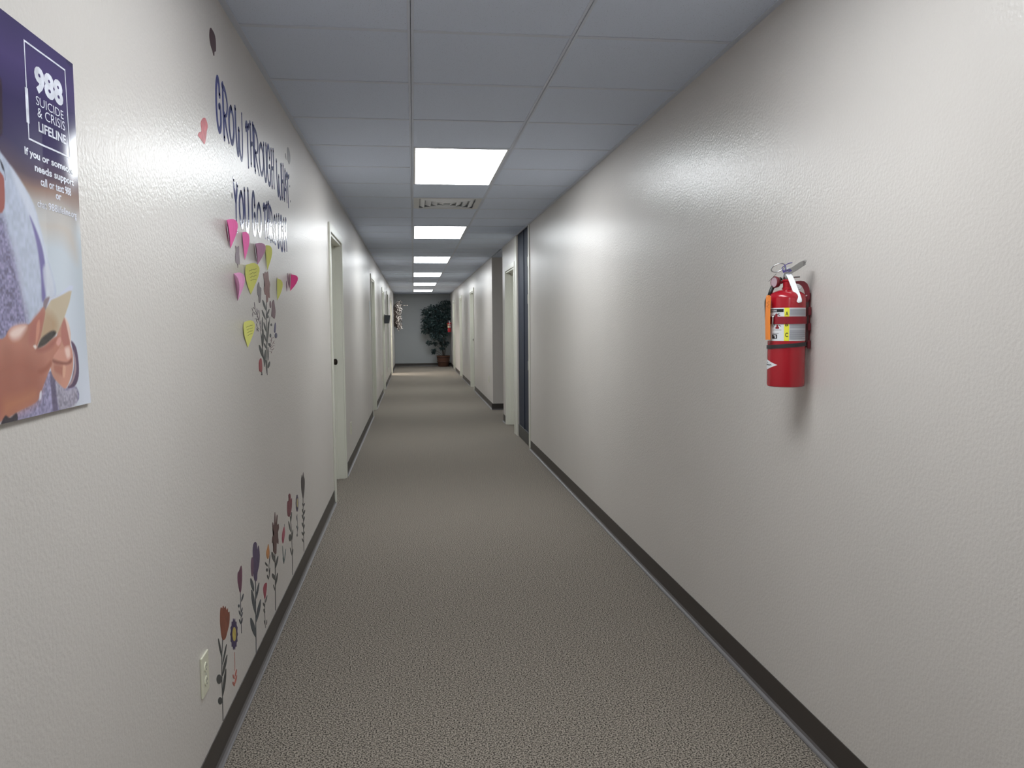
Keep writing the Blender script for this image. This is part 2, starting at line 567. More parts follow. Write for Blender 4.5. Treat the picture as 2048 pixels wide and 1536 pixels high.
GLY = {
 'G': [[(.78, .70), (.72, .92), (.45, 1.0), (.14, .80), (.04, .45), (.18, .12), (.52, .0), (.86, .12), (.92, .38), (.80, .50), (.60, .47)]],
 'R': [[(.18, 1.0), (.16, .5), (.20, .0)], [(.10, .97), (.55, .93), (.88, .72), (.70, .50), (.25, .44)], [(.32, .46), (.62, .22), (.98, .0)]],
 'O': [[(.50, 1.0), (.12, .78), (.04, .40), (.30, .04), (.62, .0), (.95, .35), (.88, .78), (.50, 1.0)]],
 'W': [[(.05, 1.0), (.08, .5), (.20, .12), (.32, .08), (.42, .35), (.46, .62)], [(.46, .62), (.52, .25), (.68, .02), (.86, .10), (.95, .5), (.93, 1.05)]],
 'T': [[(.0, .90), (.3, 1.0), (.7, .93), (1.0, 1.0)], [(.0, .90), (.06, .80)], [(.5, .95), (.48, .5), (.52, .0)]],
 'H': [[(.12, .95), (.14, .5), (.12, .0)], [(.85, 1.0), (.84, .5), (.90, .02)], [(.14, .46), (.5, .52), (.86, .48)]],
 'U': [[(.08, .94), (.08, .45), (.25, .08), (.5, .0), (.78, .12), (.92, .5), (.90, 1.0)]],
 'A': [[(.0, .0), (.25, .5), (.5, 1.0)], [(.5, 1.0), (.75, .5), (1.0, .0)], [(.18, .36), (.8, .38)]],
 'Y': [[(.04, 1.0), (.2, .76), (.5, .58)], [(.96, .94), (.72, .74), (.5, .56), (.46, .25), (.50, .0)]],
}
LET = [
 ('GROW', 'dark blue vinyl word GROW, first and largest word of the upper line', [('G', 430.5, 442.8, 153.7, 264.4), ('R', 443.3, 457.3, 171, 283.5), ('O', 456.5, 468.8, 211.8, 287.6), ('W', 469.7, 486.2, 221, 320.4)]),
 ('THROUGH', 'dark blue vinyl word THROUGH in the middle of the upper line', [('T', 491.3, 499.5, 245, 338), ('H', 499.3, 508.4, 242.5, 335), ('R', 506.3, 518, 256, 348.5), ('O', 517.3, 527.7, 285, 350), ('U', 526.6, 534, 284, 364), ('G', 533.4, 541.5, 289.7, 371.6), ('H', 541.6, 548.6, 296, 379)]),
 ('WHAT', 'dark blue vinyl word WHAT ending the upper line near the door', [('W', 552.5, 563, 324, 399), ('H', 562.3, 568, 326, 401), ('A', 567.3, 573.8, 338, 405), ('T', 572.4, 579, 346.4, 417)]),
 ('YOU', 'dark blue vinyl word YOU above the hot pink paper heart', [('Y', 467, 477, 357.5, 468), ('O', 477.5, 488.3, 381.6, 455.4), ('U', 488, 498.6, 373.4, 466)]),
 ('GO', 'dark blue vinyl word GO in the middle of the lower line', [('G', 503.3, 512, 382.8, 472.4), ('O', 513.3, 523.4, 405, 472.4)]),
 ('THROUGH', 'dark blue vinyl word THROUGH ending the lower line above the yellow heart', [('T', 526.5, 533.8, 407.4, 480), ('H', 533.4, 539, 402, 481), ('R', 538.7, 546, 412, 486), ('O', 546.5, 552.7, 430, 488), ('U', 553, 559.3, 426, 496.5), ('G', 559.6, 566.3, 431, 503.5), ('H', 566.8, 573.8, 434, 505)]),
]
for word, lab, letters in LET:
    t = None
    for ch, xa, xb, yt, yb in letters:
        ya_, z1_ = wall_pt((xa+xb)/2, yt); z0_ = wall_pt((xa+xb)/2, yb)[1]
        yl = wall_pt(xa, (yt+yb)/2)[0]; yr = wall_pt(xb, (yt+yb)/2)[0]
        if t is None: t = thing('wall_lettering', lab, 'wall lettering', (XL, yl, (z0_+z1_)/2), group='words of the motto on the left wall')
        bm = bmesh.new()
        wd = .0205
        yl += wd*.5; yr -= wd*.5; z0_ += wd*.4; z1_ -= wd*.4
        for k, st in enumerate(GLY[ch]):
            pts = crv([(yl+a*(yr-yl), z0_+b*(z1_-z0_)) for a, b in st], 5)
            stroke(bm, pts, wd, t=DT+.0002*k, taper=(k > 0))
        for v in bm.verts: v.co -= t.location
        link('letter', bm, 'blue_vinyl', t)


def leaf(bm, p0, p1, w_, t=DT, n=7):
    """leaf between two pixel points, w_ its width in px; tip at p0"""
    dx, dy = p1[0]-p0[0], p1[1]-p0[1]; l = math.hypot(dx, dy) or 1
    nx, ny = -dy/l, dx/l
    up, dn = [], []
    for i in range(n+1):
        s = i/n; hw_ = w_/2*math.sin(math.pi*min(1, s*.93+.05))**.8
        c = (p0[0]+dx*s, p0[1]+dy*s)
        up.append((c[0]+nx*hw_, c[1]+ny*hw_)); dn.append((c[0]-nx*hw_, c[1]-ny*hw_))
    prism(bm, px(up+dn[::-1]), t=t)


def ell(cx, cy, rx, ry, n=18, jag=0, ph=0):
    return [(cx+rx*(1-(jag if i % 2 else 0))*math.cos(2*math.pi*i/n+ph), cy+ry*(1-(jag if i % 2 else 0))*math.sin(2*math.pi*i/n+ph)) for i in range(n)]


def sm(poly, n=3):
    P = [Vector((a, b, 0)) for a, b in poly]; N = len(P); out = []
    for i in range(N):
        a, b, c, d = P[i-1], P[i], P[(i+1) % N], P[(i+2) % N]
        for k in range(n):
            t = k/n
            q = .5*((2*b)+(c-a)*t+(2*a-5*b+4*c-d)*t*t+(3*b-a-3*c+d)*t**3)
            out.append((q.x, q.y))
    return out


def col_mat(rgb, k=1.15, rough=.42):
    nm = 'print_%d_%d_%d' % rgb
    if nm not in M:
        c = tuple(min(.9, x*k) for x in lin(rgb))
        mm = mat(nm, c, rough)
        vary(mm, tuple(x*.8 for x in c), tuple(min(1, x*1.2) for x in c), 45, .3, .7, 3)
    return M[nm]


GREEN = (58, 60, 60)


def decal(name, label, cat, parts, group=None):
    """parts: (part name, rgb, fn(bm))"""
    t = None
    for pn, rgb, fn in parts:
        bm = bmesh.new(); fn(bm)
        if not bm.verts: bm.free(); continue
        if t is None:
            c = sum((v.co for v in bm.verts), Vector())/len(bm.verts); c.x = XL
            t = thing(name, label, cat, c, group=group)
        for v in bm.verts: v.co -= t.location
        link(pn, bm, col_mat(rgb), t)
    return t


def T(o, s): return lambda x, y: (o[0]+x/s, o[1]+y/s)


def flower(label, tf, heads, stem, leaves, leafc=GREEN, blobs=(), extra=(), name='flower_decal', group='flower decals above the baseboard', stemw=1.2):
    f = lambda pts: [tf(*p) for p in pts]
    sc = tf(1, 0)[0]-tf(0, 0)[0]
    parts = []
    for i, (rgb, poly) in enumerate(heads):
        parts.append(('blossom' if i == 0 else 'petal' if rgb[1] < 120 else 'flower_center', rgb,
                      lambda bm, poly=poly, i=i: prism(bm, px(sm(f(poly))), t=DT+.0003*i)))
    if stem:
        def st(bm):
            P = [tf(*p) for p in stem]; n = len(P)
            lft = [(x-stemw/2, y) for x, y in P]; rgt = [(x+stemw/2, y) for x, y in P]
            for i in range(n-1): prism(bm, px([lft[i], rgt[i], rgt[i+1], lft[i+1]]), t=DT*.9)
        parts.append(('stem', leafc, st))
    if leaves or blobs:
        def lv(bm):
            for a, b, w_ in leaves: leaf(bm, tf(*a), tf(*b), w_*sc, t=DT*1.1)
            for cx, cy, rx, ry in blobs: prism(bm, px(f(ell(cx, cy, rx, ry, 12))), t=DT*1.1)
        parts.append(('leaves', leafc, lv))
    for p in extra: parts.append(p)
    return decal(name, label, 'wall decal', parts, group)


C8 = T((390, 1100), 4.8); C7 = T((500, 930), 5.69); C5 = T((380, 920), 2.844); C4 = T((440, 530), 6.676); C3 = T((440, 420), 10.97); C1 = T((380, 0), 3.657)
flower('tall rust orange tulip decal beside the power outlet', C8,
       [((122, 66, 48), [(240, 600), (248, 550), (260, 562), (270, 535), (281, 560), (292, 540), (300, 578), (312, 560), (316, 600), (330, 597), (328, 700), (308, 790), (290, 850), (265, 862), (250, 800), (240, 700)])],
       [(264, 860), (257, 1000), (257, 1250), (265, 1500), (268, 1640)],
       [((223, 850), (255, 1030), 16), ((301, 905), (264, 1100), 14), ((307, 1005), (262, 1210), 22), ((296, 1140), (266, 1400), 22)],
       blobs=[(230, 1240, 24, 46), (240, 1448, 20, 36)])
flower('purple daisy decal with yellow centre, next to the rust tulip', C8,
       [((52, 40, 80), ell(374, 808, 36, 155, 28, .16)), ((176, 158, 78), ell(374, 808, 18, 68, 14))],
       [(378, 980), (382, 1080), (382, 1160)],
       [((399, 1145), (384, 1215), 12), ((363, 1195), (378, 1240), 14), ((400, 1200), (380, 1290), 14), ((362, 1265), (379, 1308), 18)], leafc=(170, 96, 84), stemw=.5)
flower('narrow plum tulip decal on a beaded stem, left of the large purple bloom', C8,
       [((94, 46, 72), [(409, 225), (424, 195), (442, 150), (450, 200), (449, 300), (440, 398), (428, 402), (417, 350), (408, 295)])],
       [(435, 400), (440, 600), (445, 800)],
       [((464, 420), (444, 495), 14), ((454, 552), (444, 600), 9), ((421, 580), (434, 632), 10), ((456, 595), (444, 645), 7), ((424, 665), (438, 712), 11), ((457, 650), (446, 705), 7)], leafc=(52, 56, 66), blobs=[(420, 537, 8, 16)], stemw=.7)
flower('largest purple bloom decal with broad slate leaves', C5,
       [((68, 54, 88), [(370, 466), (379, 476), (382, 512), (389, 486), (396, 540), (392, 600), (383, 640), (380, 682), (369, 690), (361, 655), (358, 560), (356, 520), (360, 480)]),
        ((96, 66, 90), [(350, 556), (358, 562), (361, 610), (356, 660), (349, 650), (346, 600)])],
       [(372, 688), (373, 850), (375, 1000), (376, 1100)],
       [((345, 673), (362, 748), 16), ((392, 698), (373, 795), 11), ((350, 738), (372, 878), 17), ((401, 793), (376, 922), 16), ((345, 898), (373, 1008), 22)], leafc=(64, 70, 76), stemw=1.2)
flower('small crimson bud decal between purple bloom and baseboard', C8,
       [((142, 48, 70), [(654, 372), (664, 330), (680, 315), (688, 322), (686, 380), (672, 472), (660, 432)])],
       [(672, 470), (668, 600), (676, 750)],
       [((653, 505), (668, 548), 13), ((691, 435), (677, 505), 8), ((660, 565), (670, 612), 12), ((664, 675), (674, 722), 9), ((689, 670), (686, 720), 6)], stemw=.6)
flower('small orange bud decal with dark beads, left of the brown bloom', C7,
       [((176, 116, 62), [(208, 900), (217, 955), (221, 1010), (205, 1070), (190, 1050), (184, 1000), (196, 945)])],
       [(226, 1060), (214, 1140), (218, 1280)],
       [((228, 1020), (216, 1120), 7), ((226, 1170), (218, 1270), 7), ((172, 1108), (200, 1155), 18), ((195, 1250), (212, 1302), 16)], blobs=[(192, 1195, 11, 20)], stemw=.6)
flower('tall brown spiky bloom decal in the middle of the flower row', C7,
       [((82, 50, 50), [(283, 535), (290, 600), (292, 670), (304, 572), (313, 585), (307, 690), (323, 668), (328, 720), (312, 785), (323, 850), (320, 900), (303, 885), (299, 1000), (285, 1010), (263, 980), (264, 880), (250, 890), (254, 820), (270, 780), (253, 700), (258, 650), (272, 690), (276, 600)])],
       [(283, 1000), (286, 1200), (287, 1400), (289, 1655)],
       [((248, 988), (279, 1108), 30), ((318, 1035), (288, 1175), 20), ((255, 1235), (283, 1310), 32), ((313, 1228), (290, 1370), 18), ((264, 1362), (286, 1436), 9)], stemw=1.1)
flower('small magenta bud decal on a pale teal sprig', C7,
       [((150, 62, 84), [(388, 700), (396, 760), (391, 820), (376, 892), (362, 850), (368, 765)])],
       [(391, 672), (388, 710)],
       [((368, 920), (384, 1125), 7), ((407, 955), (388, 1110), 8), ((376, 1040), (386, 1120), 14)], leafc=(88, 104, 104), stemw=.5)
flower('wine red bloom decal right of the brown spiky bloom', C7,
       [((108, 44, 58), [(449, 325), (460, 340), (464, 395), (476, 378), (474, 480), (457, 575), (430, 582), (421, 500), (425, 415), (440, 405), (436, 345)])],
       [(455, 580), (472, 750), (480, 1000), (483, 1250)],
       [((473, 535), (462, 650), 12), ((438, 640), (462, 762), 14), ((487, 735), (475, 865), 11), ((455, 940), (478, 1035), 10), ((489, 955), (480, 1035), 7)], blobs=[(455, 828, 15, 42)], stemw=.9)
flower('slim violet oval bloom decal with yellow centre and pale beaded stem', C7,
       [((62, 50, 82), ell(535, 435, 15, 100, 20, .06)), ((170, 160, 110), ell(536, 430, 7, 52, 12))],
       [(535, 560), (540, 700), (535, 815)],
       [((530, 575), (536, 640), 11), ((530, 690), (540, 730), 14), ((546, 700), (536, 760), 8)], leafc=(84, 88, 92), blobs=[(536, 800, 6, 16)], stemw=.5)
flower('tallest dark charcoal bloom decal, nearest the first door', C7,
       [((58, 52, 54), [(604, 82), (612, 130), (621, 170), (620, 260), (611, 352), (604, 385), (595, 350), (584, 280), (580, 180), (590, 110), (597, 140)])],
       [(603, 380), (605, 600), (610, 850), (614, 985)],
       [((600, 430), (606, 475), 12), ((621, 432), (606, 475), 12), ((594, 500), (606, 550), 12), ((624, 510), (608, 570), 14), ((592, 565), (606, 622), 13), ((620, 585), (608, 645), 12), ((592, 655), (606, 710), 14), ((619, 675), (608, 730), 12), ((590, 760), (606, 805), 14), ((620, 755), (608, 800), 9), ((592, 835), (608, 880), 13)], stemw=.8)

# bouquet on the wall
def lines(tf, segs, w_):
    def f(bm):
        for s in segs:
            P = [tf(*p) for p in s]
            for a, b in zip(P, P[1:]): leaf(bm, a, b, w_, n=3)
    return f
flower('vinyl bouquet decal of brown and mauve wildflowers under the paper hearts', C4,
       [((112, 62, 60), [(573, 110), (590, 125), (600, 90), (615, 105), (640, 88), (650, 190), (666, 255), (658, 330), (663, 435), (645, 432), (636, 490), (620, 492), (615, 400), (600, 395), (585, 320), (597, 265), (586, 190)]),
        ((98, 88, 92), [(516, 228), (528, 290), (548, 310), (545, 405), (538, 490), (520, 502), (512, 430), (497, 375), (496, 290)]),
        ((106, 76, 84), [(692, 520), (702, 480), (716, 470), (730, 550), (738, 630), (727, 715), (703, 695), (685, 680), (690, 600)]),
        ((106, 76, 84), [(667, 480), (676, 500), (678, 560), (669, 575), (662, 530)]),
        ((84, 80, 112), [(735, 770), (742, 830), (733, 905), (722, 880), (728, 810)]),
        ((74, 72, 98), ell(744, 942, 14, 36, 10)),
        ((140, 60, 66), [(540, 1245), (552, 1290), (556, 1410), (526, 1416), (520, 1300)])],
       [(620, 490), (618, 700), (622, 1000), (628, 1440)],
       [((568, 465), (614, 610), 24), ((560, 600), (607, 730), 20), ((657, 588), (624, 680), 20), ((566, 695), (562, 905), 14), ((583, 765), (614, 890), 18), ((646, 755), (634, 1005), 16), ((574, 860), (566, 1105), 30), ((590, 930), (616, 1025), 16), ((588, 1042), (616, 1115), 18), ((523, 1068), (582, 1255), 34), ((606, 1135), (590, 1360), 22), ((640, 1095), (643, 1275), 13), ((650, 1040), (670, 1095), 26), ((612, 1268), (630, 1470), 16), ((662, 1288), (640, 1380), 26), ((540, 860), (590, 1345), 7), ((664, 690), (622, 1110), 7), ((548, 1390), (562, 1470), 10)],
       blobs=[(635, 690, 14, 22), (684, 798, 10, 18), (672, 942, 10, 26), (557, 1460, 8, 12)], group=None, name='bouquet_decal', stemw=1.0,
       extra=[('twig', (96, 82, 92), lines(C4, [[(548, 880), (530, 780), (500, 680), (470, 600), (455, 495)], [(425, 575), (440, 620), (475, 655)], [(435, 630), (435, 690)], [(455, 655), (490, 660)], [(490, 580), (500, 640), (495, 700)], [(515, 600), (525, 670), (520, 740)], [(462, 720), (490, 715), (515, 740)], [(480, 720), (500, 780)], [(485, 780), (495, 830), (525, 860)], [(500, 850), (515, 890)], [(490, 840), (495, 890)], [(545, 740), (535, 800)], [(440, 560), (460, 590)]], 1.1)),
              ('lacy_bloom', (126, 96, 100), lines(C4, [[(660, 1100), (680, 1040), (690, 960)], [(665, 1110), (700, 1050), (725, 1010)], [(670, 1120), (705, 1080), (730, 1075)], [(670, 1130), (700, 1130)], [(665, 1000), (690, 1010)], [(695, 1140), (720, 1110)], [(680, 1180), (690, 1150)], [(660, 1150), (675, 1160)], [(700, 980), (720, 960)], [(710, 1040), (730, 1050)]], .9))])
decal('bud_decal', 'small faded mauve bud decal below the pink heart pair', 'wall decal',
      [('bud', (128, 110, 120), lambda bm: prism(bm, px([C3(*p) for p in sm([(336, 785), (372, 820), (412, 795), (418, 950), (430, 1100), (428, 1195), (402, 1185), (388, 1270), (376, 1180), (342, 1150), (331, 1010), (345, 900)])])))])
decal('bud_decal', 'thin mauve bud decal beside the small hot pink heart', 'wall decal',
      [('bud', (112, 84, 100), lambda bm: (leaf(bm, C4(888, 210), C4(892, 355), 2.4), leaf(bm, C4(900, 110), C4(925, 300), 3.4)))])
decal('butterfly_decal', 'maroon butterfly decal high on the wall near the ceiling', 'wall decal',
      [('wings', (66, 38, 44), lambda bm: prism(bm, px([C1(*p) for p in sm([(150, 203), (160, 215), (178, 250), (187, 300), (188, 372), (178, 378), (176, 407), (170, 403), (163, 372), (150, 330), (141, 270), (143, 222)])])))], 'butterfly decals around the motto')
decal('butterfly_decal', 'coral red butterfly decal left of the word GROW', 'wall decal',
      [('wings', (186, 84, 92), lambda bm: prism(bm, px([C1(*p) for p in sm([(92, 866), (112, 866), (128, 920), (120, 962), (117, 1000), (106, 1052), (94, 1042), (76, 1015), (58, 992), (68, 966), (84, 958), (78, 900)])])))], 'butterfly decals around the motto')
decal('butterfly_decal', 'small grey brown butterfly decal above the word WHAT', 'wall decal',
      [('wings', (88, 82, 84), lambda bm: (prism(bm, px([C1(*p) for p in sm([(715, 1075), (728, 1110), (733, 1170), (725, 1202), (712, 1160), (710, 1108)])])), leaf(bm, C1(697, 1118), C1(703, 1168), 1.2)))], 'butterfly decals around the motto')
for i, (u, v, lb) in enumerate([(464, 391.5, 'tiny dark dot decal left of the word YOU'), (579.5, 372.5, 'tiny dark dot decal right of the word WHAT'), (580.5, 402.5, 'tiny dark dot decal below right of the word WHAT')]):
    bm = bmesh.new(); y, z = wall_pt(u, v)
    prism(bm, [(y+.006*math.cos(a*.785), z+(.010 if i == 0 else .006)*math.sin(a*.785)) for a in range(8)])
    o = link('dot_decal', bm, col_mat((44, 46, 70))); o['label'] = lb; o['category'] = 'wall decal'; o['group'] = 'dots around the motto'

# ------------------------------------------------------------------ folded paper hearts
def paper(rgb):
    nm = 'paper_%d_%d_%d' % rgb
    if nm not in M: mat(nm, tuple(min(.95, x*1.25) for x in lin(rgb)), .7, spec=.25)
    return M[nm]


HALF = [(0, 0), (.16, .27), (.34, .55), (.52, .80), (.70, .97), (.82, 1.0), (.93, .90), (1.0, .66), (1.02, .42), (.98, .20), (.92, .06), (.86, 0)]
HEARTS = [
 ((460, 497), (453, 444),   .046, 62, 78, (232, 116, 172), 'hot pink folded paper heart, topmost and furthest left'),
 ((489, 520), (485, 468), .030, 62, 25, (224, 118, 172), 'slim pink folded paper heart under the word YOU'),
 ((514, 530), (510, 490), .052, 70, 70, (178, 138, 162), 'dusky mauve folded paper heart under the word GO'),
 ((534, 541), (532, 494), .040, 40, 15, (204, 204, 120), 'yellow folded paper heart below the last THROUGH'),
 ((474.5, 602), (467, 551), .046, 75, 150, (224, 168, 204), 'pale pink folded paper heart, lowest pink one on the left'),
 ((501, 589), (492, 534), .062, 66, 10, (206, 206, 122), 'large yellow folded paper heart in the centre of the cluster'),
 ((554, 601), (555, 560), .034, 50, 12, (196, 196, 112), 'yellow paper heart half turned away, right of the bouquet'),
 ((580, 582), (581, 551), .048, 86, 50, (238, 88, 150), 'small hot pink paper heart furthest right, near the door'),
 ((495, 695), (488, 648), .050, 60, 15, (214, 214, 128), 'lowest yellow folded paper heart, left of the bouquet stems'),
]
for hb, ht, wid, ang, backang, rgb, lb in HEARTS:
    yb_, zb_ = wall_pt(*hb); yt_, zt_ = wall_pt(*ht)
    wid *= .74
    L = math.hypot(yt_-yb_, zt_-zb_)*1.0/.95
    d = Vector((0, yt_-yb_, zt_-zb_)).normalized()
    nrm = Vector((1, 0, 0)); side = nrm.cross(d)      # in wall plane
    if side.y < 0: side = -side
    t = thing('paper_heart', lb, 'paper heart', (XL, yb_, zb_), group='folded paper hearts stuck around the bouquet')
    bmf = bmesh.new()
    for half, (an, sg) in enumerate(((ang, 1), (backang*.25, -1))):
        a = math.radians(an)
        dirv = side*sg*math.cos(a) + nrm*math.sin(a)
        N = 5; rows = []
        pts = [d*(s*L) for s, w_ in HALF]
        grid = []
        for s, w_ in HALF:
            row = []
            for k in range(N):
                f = k/(N-1)*w_
                curl = .006*math.sin(f*2.2)*(1 if half == 0 else .2)
                row.append(bmf.verts.new(d*(s*L)+dirv*(f*wid)+(side*curl if half == 0 else nrm*0)+nrm*.0012))
            grid.append(row)
        for r0, r1 in zip(grid, grid[1:]):
            for k in range(N-1):
                try: bmf.faces.new((r0[k], r0[k+1], r1[k+1], r1[k]))
                except Exception: pass
    bmesh.ops.remove_doubles(bmf, verts=bmf.verts, dist=1e-5)
    bmesh.ops.dissolve_degenerate(bmf, edges=bmf.edges[:], dist=1e-6)
    o = link('folded_sheet', bmf, paper(rgb), t, smooth=False)
    sol = o.modifiers.new('thick', 'SOLIDIFY'); sol.thickness = .0004; sol.offset = 0
    if rgb[2] < 130 and wid > .033:
        bmh = bmesh.new(); a = math.radians(ang); dirv = side*math.cos(a)+nrm*math.sin(a); out = dirv.cross(d).normalized()
        if out.y > 0: out = -out
        rr = random.Random(int(wid*1e4))
        for ln_ in range(4):
            s0 = .80-.11*ln_; P = []
            for k in range(9):
                f = .15+.6*k/8*(1-.08*ln_)
                P.append(d*(L*(s0+rr.uniform(-.018, .018)))+dirv*(f*wid)+side*(.006*math.sin(f*2.2))+nrm*.0012+out*.0006)
            tube(bmh, P, .0005, 4)
        link('handwriting', bmh, 'slot_dark', t)

# ------------------------------------------------------------------ wall plates
def outlet(Xw, side, Y, Z, label, vert=.118, wid=.074):
    t = thing('power_outlet', label, 'outlet', (Xw, Y, Z), (0, 0, 0 if side < 0 else math.pi), group='ivory wall outlets')
    bm = bmesh.new(); box(bm, 0, .0065, -wid/2, wid/2, -vert/2, vert/2, bevel=.0022); link('plate', bm, 'ivory', t)
    for dz in (-.021, .021):
        bm = bmesh.new()
        prof = [(math.cos(a)*.0165, math.sin(a)*.0145) for a in [i*math.pi/10 for i in range(20)]]
        lo = [bm.verts.new((.005, a, b+dz)) for a, b in prof]; hi = [bm.verts.new((.0085, a*.96, b*.96+dz)) for a, b in prof]
        bm.faces.new(hi)
        for i in range(20): bm.faces.new((lo[i], lo[(i+1) % 20], hi[(i+1) % 20], hi[i]))
        s = link('socket', bm, 'ivory', t)
        bm = bmesh.new()
        for dy in (-.006, .006): box(bm, .0082, .0088, dy-.0011, dy+.0011, dz, dz+.008)
        box(bm, .0082, .0088, -.002, .002, dz-.009, dz-.005)
        link('slots', bm, 'slot_dark', s)
    bm = bmesh.new(); lathe(bm, [(.0001, .0075), (.003, .0075), (.003, .006)], 12, 'X', cap=False); link('screw', bm, 'screw', t)
    return t


(ya, za), (yb, zb) = wall_pt(399, 1318), wall_pt(415, 1377)
outlet(XL, -1, (ya+yb)/2, (za+zb)/2, 'ivory duplex power outlet low on left wall beside the rust tulip', wid=max(.07, yb-ya))
outlet(XL, -1, 7.84, .36, 'small ivory outlet low on left wall just past the first door')
outlet(XL, -1, 15.75, .34, 'small pale outlet low on left wall before the black wall pocket')
outlet(XR, 1, 13.3, .45, 'small pale outlet low on right wall beyond the side passage')
# sign by the second door
t = thing('door_sign', 'white paper sign on left wall just before the second door', 'sign', (XL, 11.68, 1.55))
bm = bmesh.new(); box(bm, 0, .006, -.14, .14, -.15, .15, bevel=.001); link('sign_board', bm, 'white_metal', t)
# black wall pocket
t = thing('wall_pocket', 'black plastic file pocket hung on the left door frame', 'file holder', (XL, 17.30, 1.40))
bm = bmesh.new()
box(bm, .0145, .02, -.17, .17, 0, .19, bevel=.002)
link('back_plate', bm, 'slot_dark', t)
mat('black_plastic', (.018, .02, .026), .4)
bm = bmesh.new()
A = [(.02, 0), (.105, 0), (.135, .17), (.02, .17)]
for y in (-.17, .165):
    v0 = [bm.verts.new((x, y, z)) for x, z in A]; v1 = [bm.verts.new((x, y+.005, z)) for x, z in A]
    bm.faces.new(v0); bm.faces.new(v1)
    for i in range(4): bm.faces.new((v0[i], v0[(i+1) % 4], v1[(i+1) % 4], v1[i]))
v = [bm.verts.new(p) for p in ((.105, -.17, 0), (.105, .17, 0), (.135, .17, .17), (.135, -.17, .17), (.02, -.17, 0), (.02, .17, 0))]
bm.faces.new(v[:4]); bm.faces.new((v[0], v[1], v[5], v[4]))
o = link('tray', bm, 'black_plastic', t); sl = o.modifiers.new('t', 'SOLIDIFY'); sl.thickness = .003
bm = bmesh.new(); box(bm, .03, .10, -.15, .15, .01, .175); link('papers', bm, 'slot_dark', t)

# ------------------------------------------------------------------ fire extinguisher
mat('ext_red', lin((168, 22, 38)), .22, spec=.5, coat=.3)
mat('strap_red', lin((140, 22, 38)), .5)
mat('bracket_red', lin((110, 30, 40)), .4)
mat('chrome', (.62, .64, .65), .22, 1.0)
mat('handle_steel', (.60, .61, .63), .48, .25)
mat('label_white', lin((225, 228, 232)), .4)
mat('label_grey', lin((188, 190, 196)), .4)
mat('label_yellow', lin((240, 236, 70)), .4)
mat('ink', lin((24, 26, 30)), .5)
mat('ink_grey', lin((130, 132, 140)), .5)
mat('ink_red', lin((130, 25, 35)), .5)
mat('orange_tag', lin((240, 140, 60)), .55)
mat('hose_black', lin((22, 26, 26)), .4)
mat('strap_black', lin((46, 44, 46)), .55)
mat('tie_purple', lin((84, 72, 140)), .4)
mat('gauge_face', lin((190, 165, 175)), .25)


def text_bm(s, bold=0., shear=0.):
    cu = bpy.data.curves.new('txt', 'FONT'); cu.body = s; cu.size = 1; cu.offset = bold; cu.shear = shear; cu.resolution_u = 3
    o = bpy.data.objects.new('txt', cu); COL.objects.link(o)
    dg = bpy.context.evaluated_depsgraph_get(); dg.update()
    me = bpy.data.meshes.new_from_object(o.evaluated_get(dg))
    bm = bmesh.new(); bm.from_mesh(me)
    bpy.data.objects.remove(o); bpy.data.curves.remove(cu); bpy.data.meshes.remove(me)
    return bm


def fit_text(s, x0, x1, z0, z1, bold=0.):
    """text mesh whose outline fills the rectangle; x, z stored in x, y"""
    bm = text_bm(s, bold)
    xs_ = [v.co.x for v in bm.verts]; ys_ = [v.co.y for v in bm.verts]
    a, b, c, d = min(xs_), max(xs_), min(ys_), max(ys_)
    for v in bm.verts:
        v.co.x = x0+(v.co.x-a)/(b-a)*(x1-x0); v.co.y = z0+(v.co.y-c)/(d-c)*(z1-z0); v.co.z = 0
    return bm


def cut(bm, axis, lo, hi, step):
    n = Vector((1, 0, 0)) if axis == 0 else Vector((0, 1, 0))
    v = lo
    while v < hi:
        bmesh.ops.bisect_plane(bm, geom=bm.verts[:]+bm.edges[:]+bm.faces[:], plane_co=n*v, plane_no=n)
        v += step


def no_recalc(name, bm, material, parent):
    me = bpy.data.meshes.new(name); bm.to_mesh(me); bm.free()
    me.materials.append(M[material] if isinstance(material, str) else material)
    o = bpy.data.objects.new(name, me); COL.objects.link(o); o.parent = parent
    return o


ER = .0572; U = .00158            # radius, metres per traced pixel
def ex(u): return (u-1572.5)*U
def ez(v): return (775.5-v)*U
def ang_of(u): return math.asin(max(-1, min(1, (u-1572.5)*U/ER)))


def wrap(bm, off):                # x = arc angle, y = z height  -> cylinder; front is -y
    for v in bm.verts:
        a, z = v.co.x, v.co.y
        v.co = Vector(((ER+off)*math.sin(a), -(ER+off)*math.cos(a), z))
    return bm


def patch(a0, a1, z0, z1, n=None):
    bm = bmesh.new(); n = n or max(1, int(abs(a1-a0)/.08)+1)
    for i in range(n):
        x0, x1 = a0+(a1-a0)*i/n, a0+(a1-a0)*(i+1)/n
        bm.faces.new([bm.verts.new(p) for p in ((x0, z0, 0), (x1, z0, 0), (x1, z1, 0), (x0, z1, 0))])
    return bm


def band(t, name, z0, z1, th, material, tilt=0, a0=-math.pi, a1=math.pi):
    bm = bmesh.new(); n = 48; rows = []
    full = (a1-a0) > 6.28
    for i in range(n+(0 if full else 1)):
        a = a0+(a1-a0)*i/n
        dz = tilt*math.sin(a)
        rows.append([bm.verts.new(((ER+r_)*math.sin(a), -(ER+r_)*math.cos(a), z+dz)) for r_, z in ((.0003, z0), (th, z0), (th, z1), (.0003, z1))])
    m_ = len(rows)
    for i in range(m_ if full else m_-1):
        a, b = rows[i], rows[(i+1) % m_]
        for k in range(4): bm.faces.new((a[k], a[(k+1) % 4], b[(k+1) % 4], b[k]))
    if not full: bm.faces.new(rows[0]); bm.faces.new(rows[-1])
    o = link(name, bm, material, t); smooth_angle(o); return o


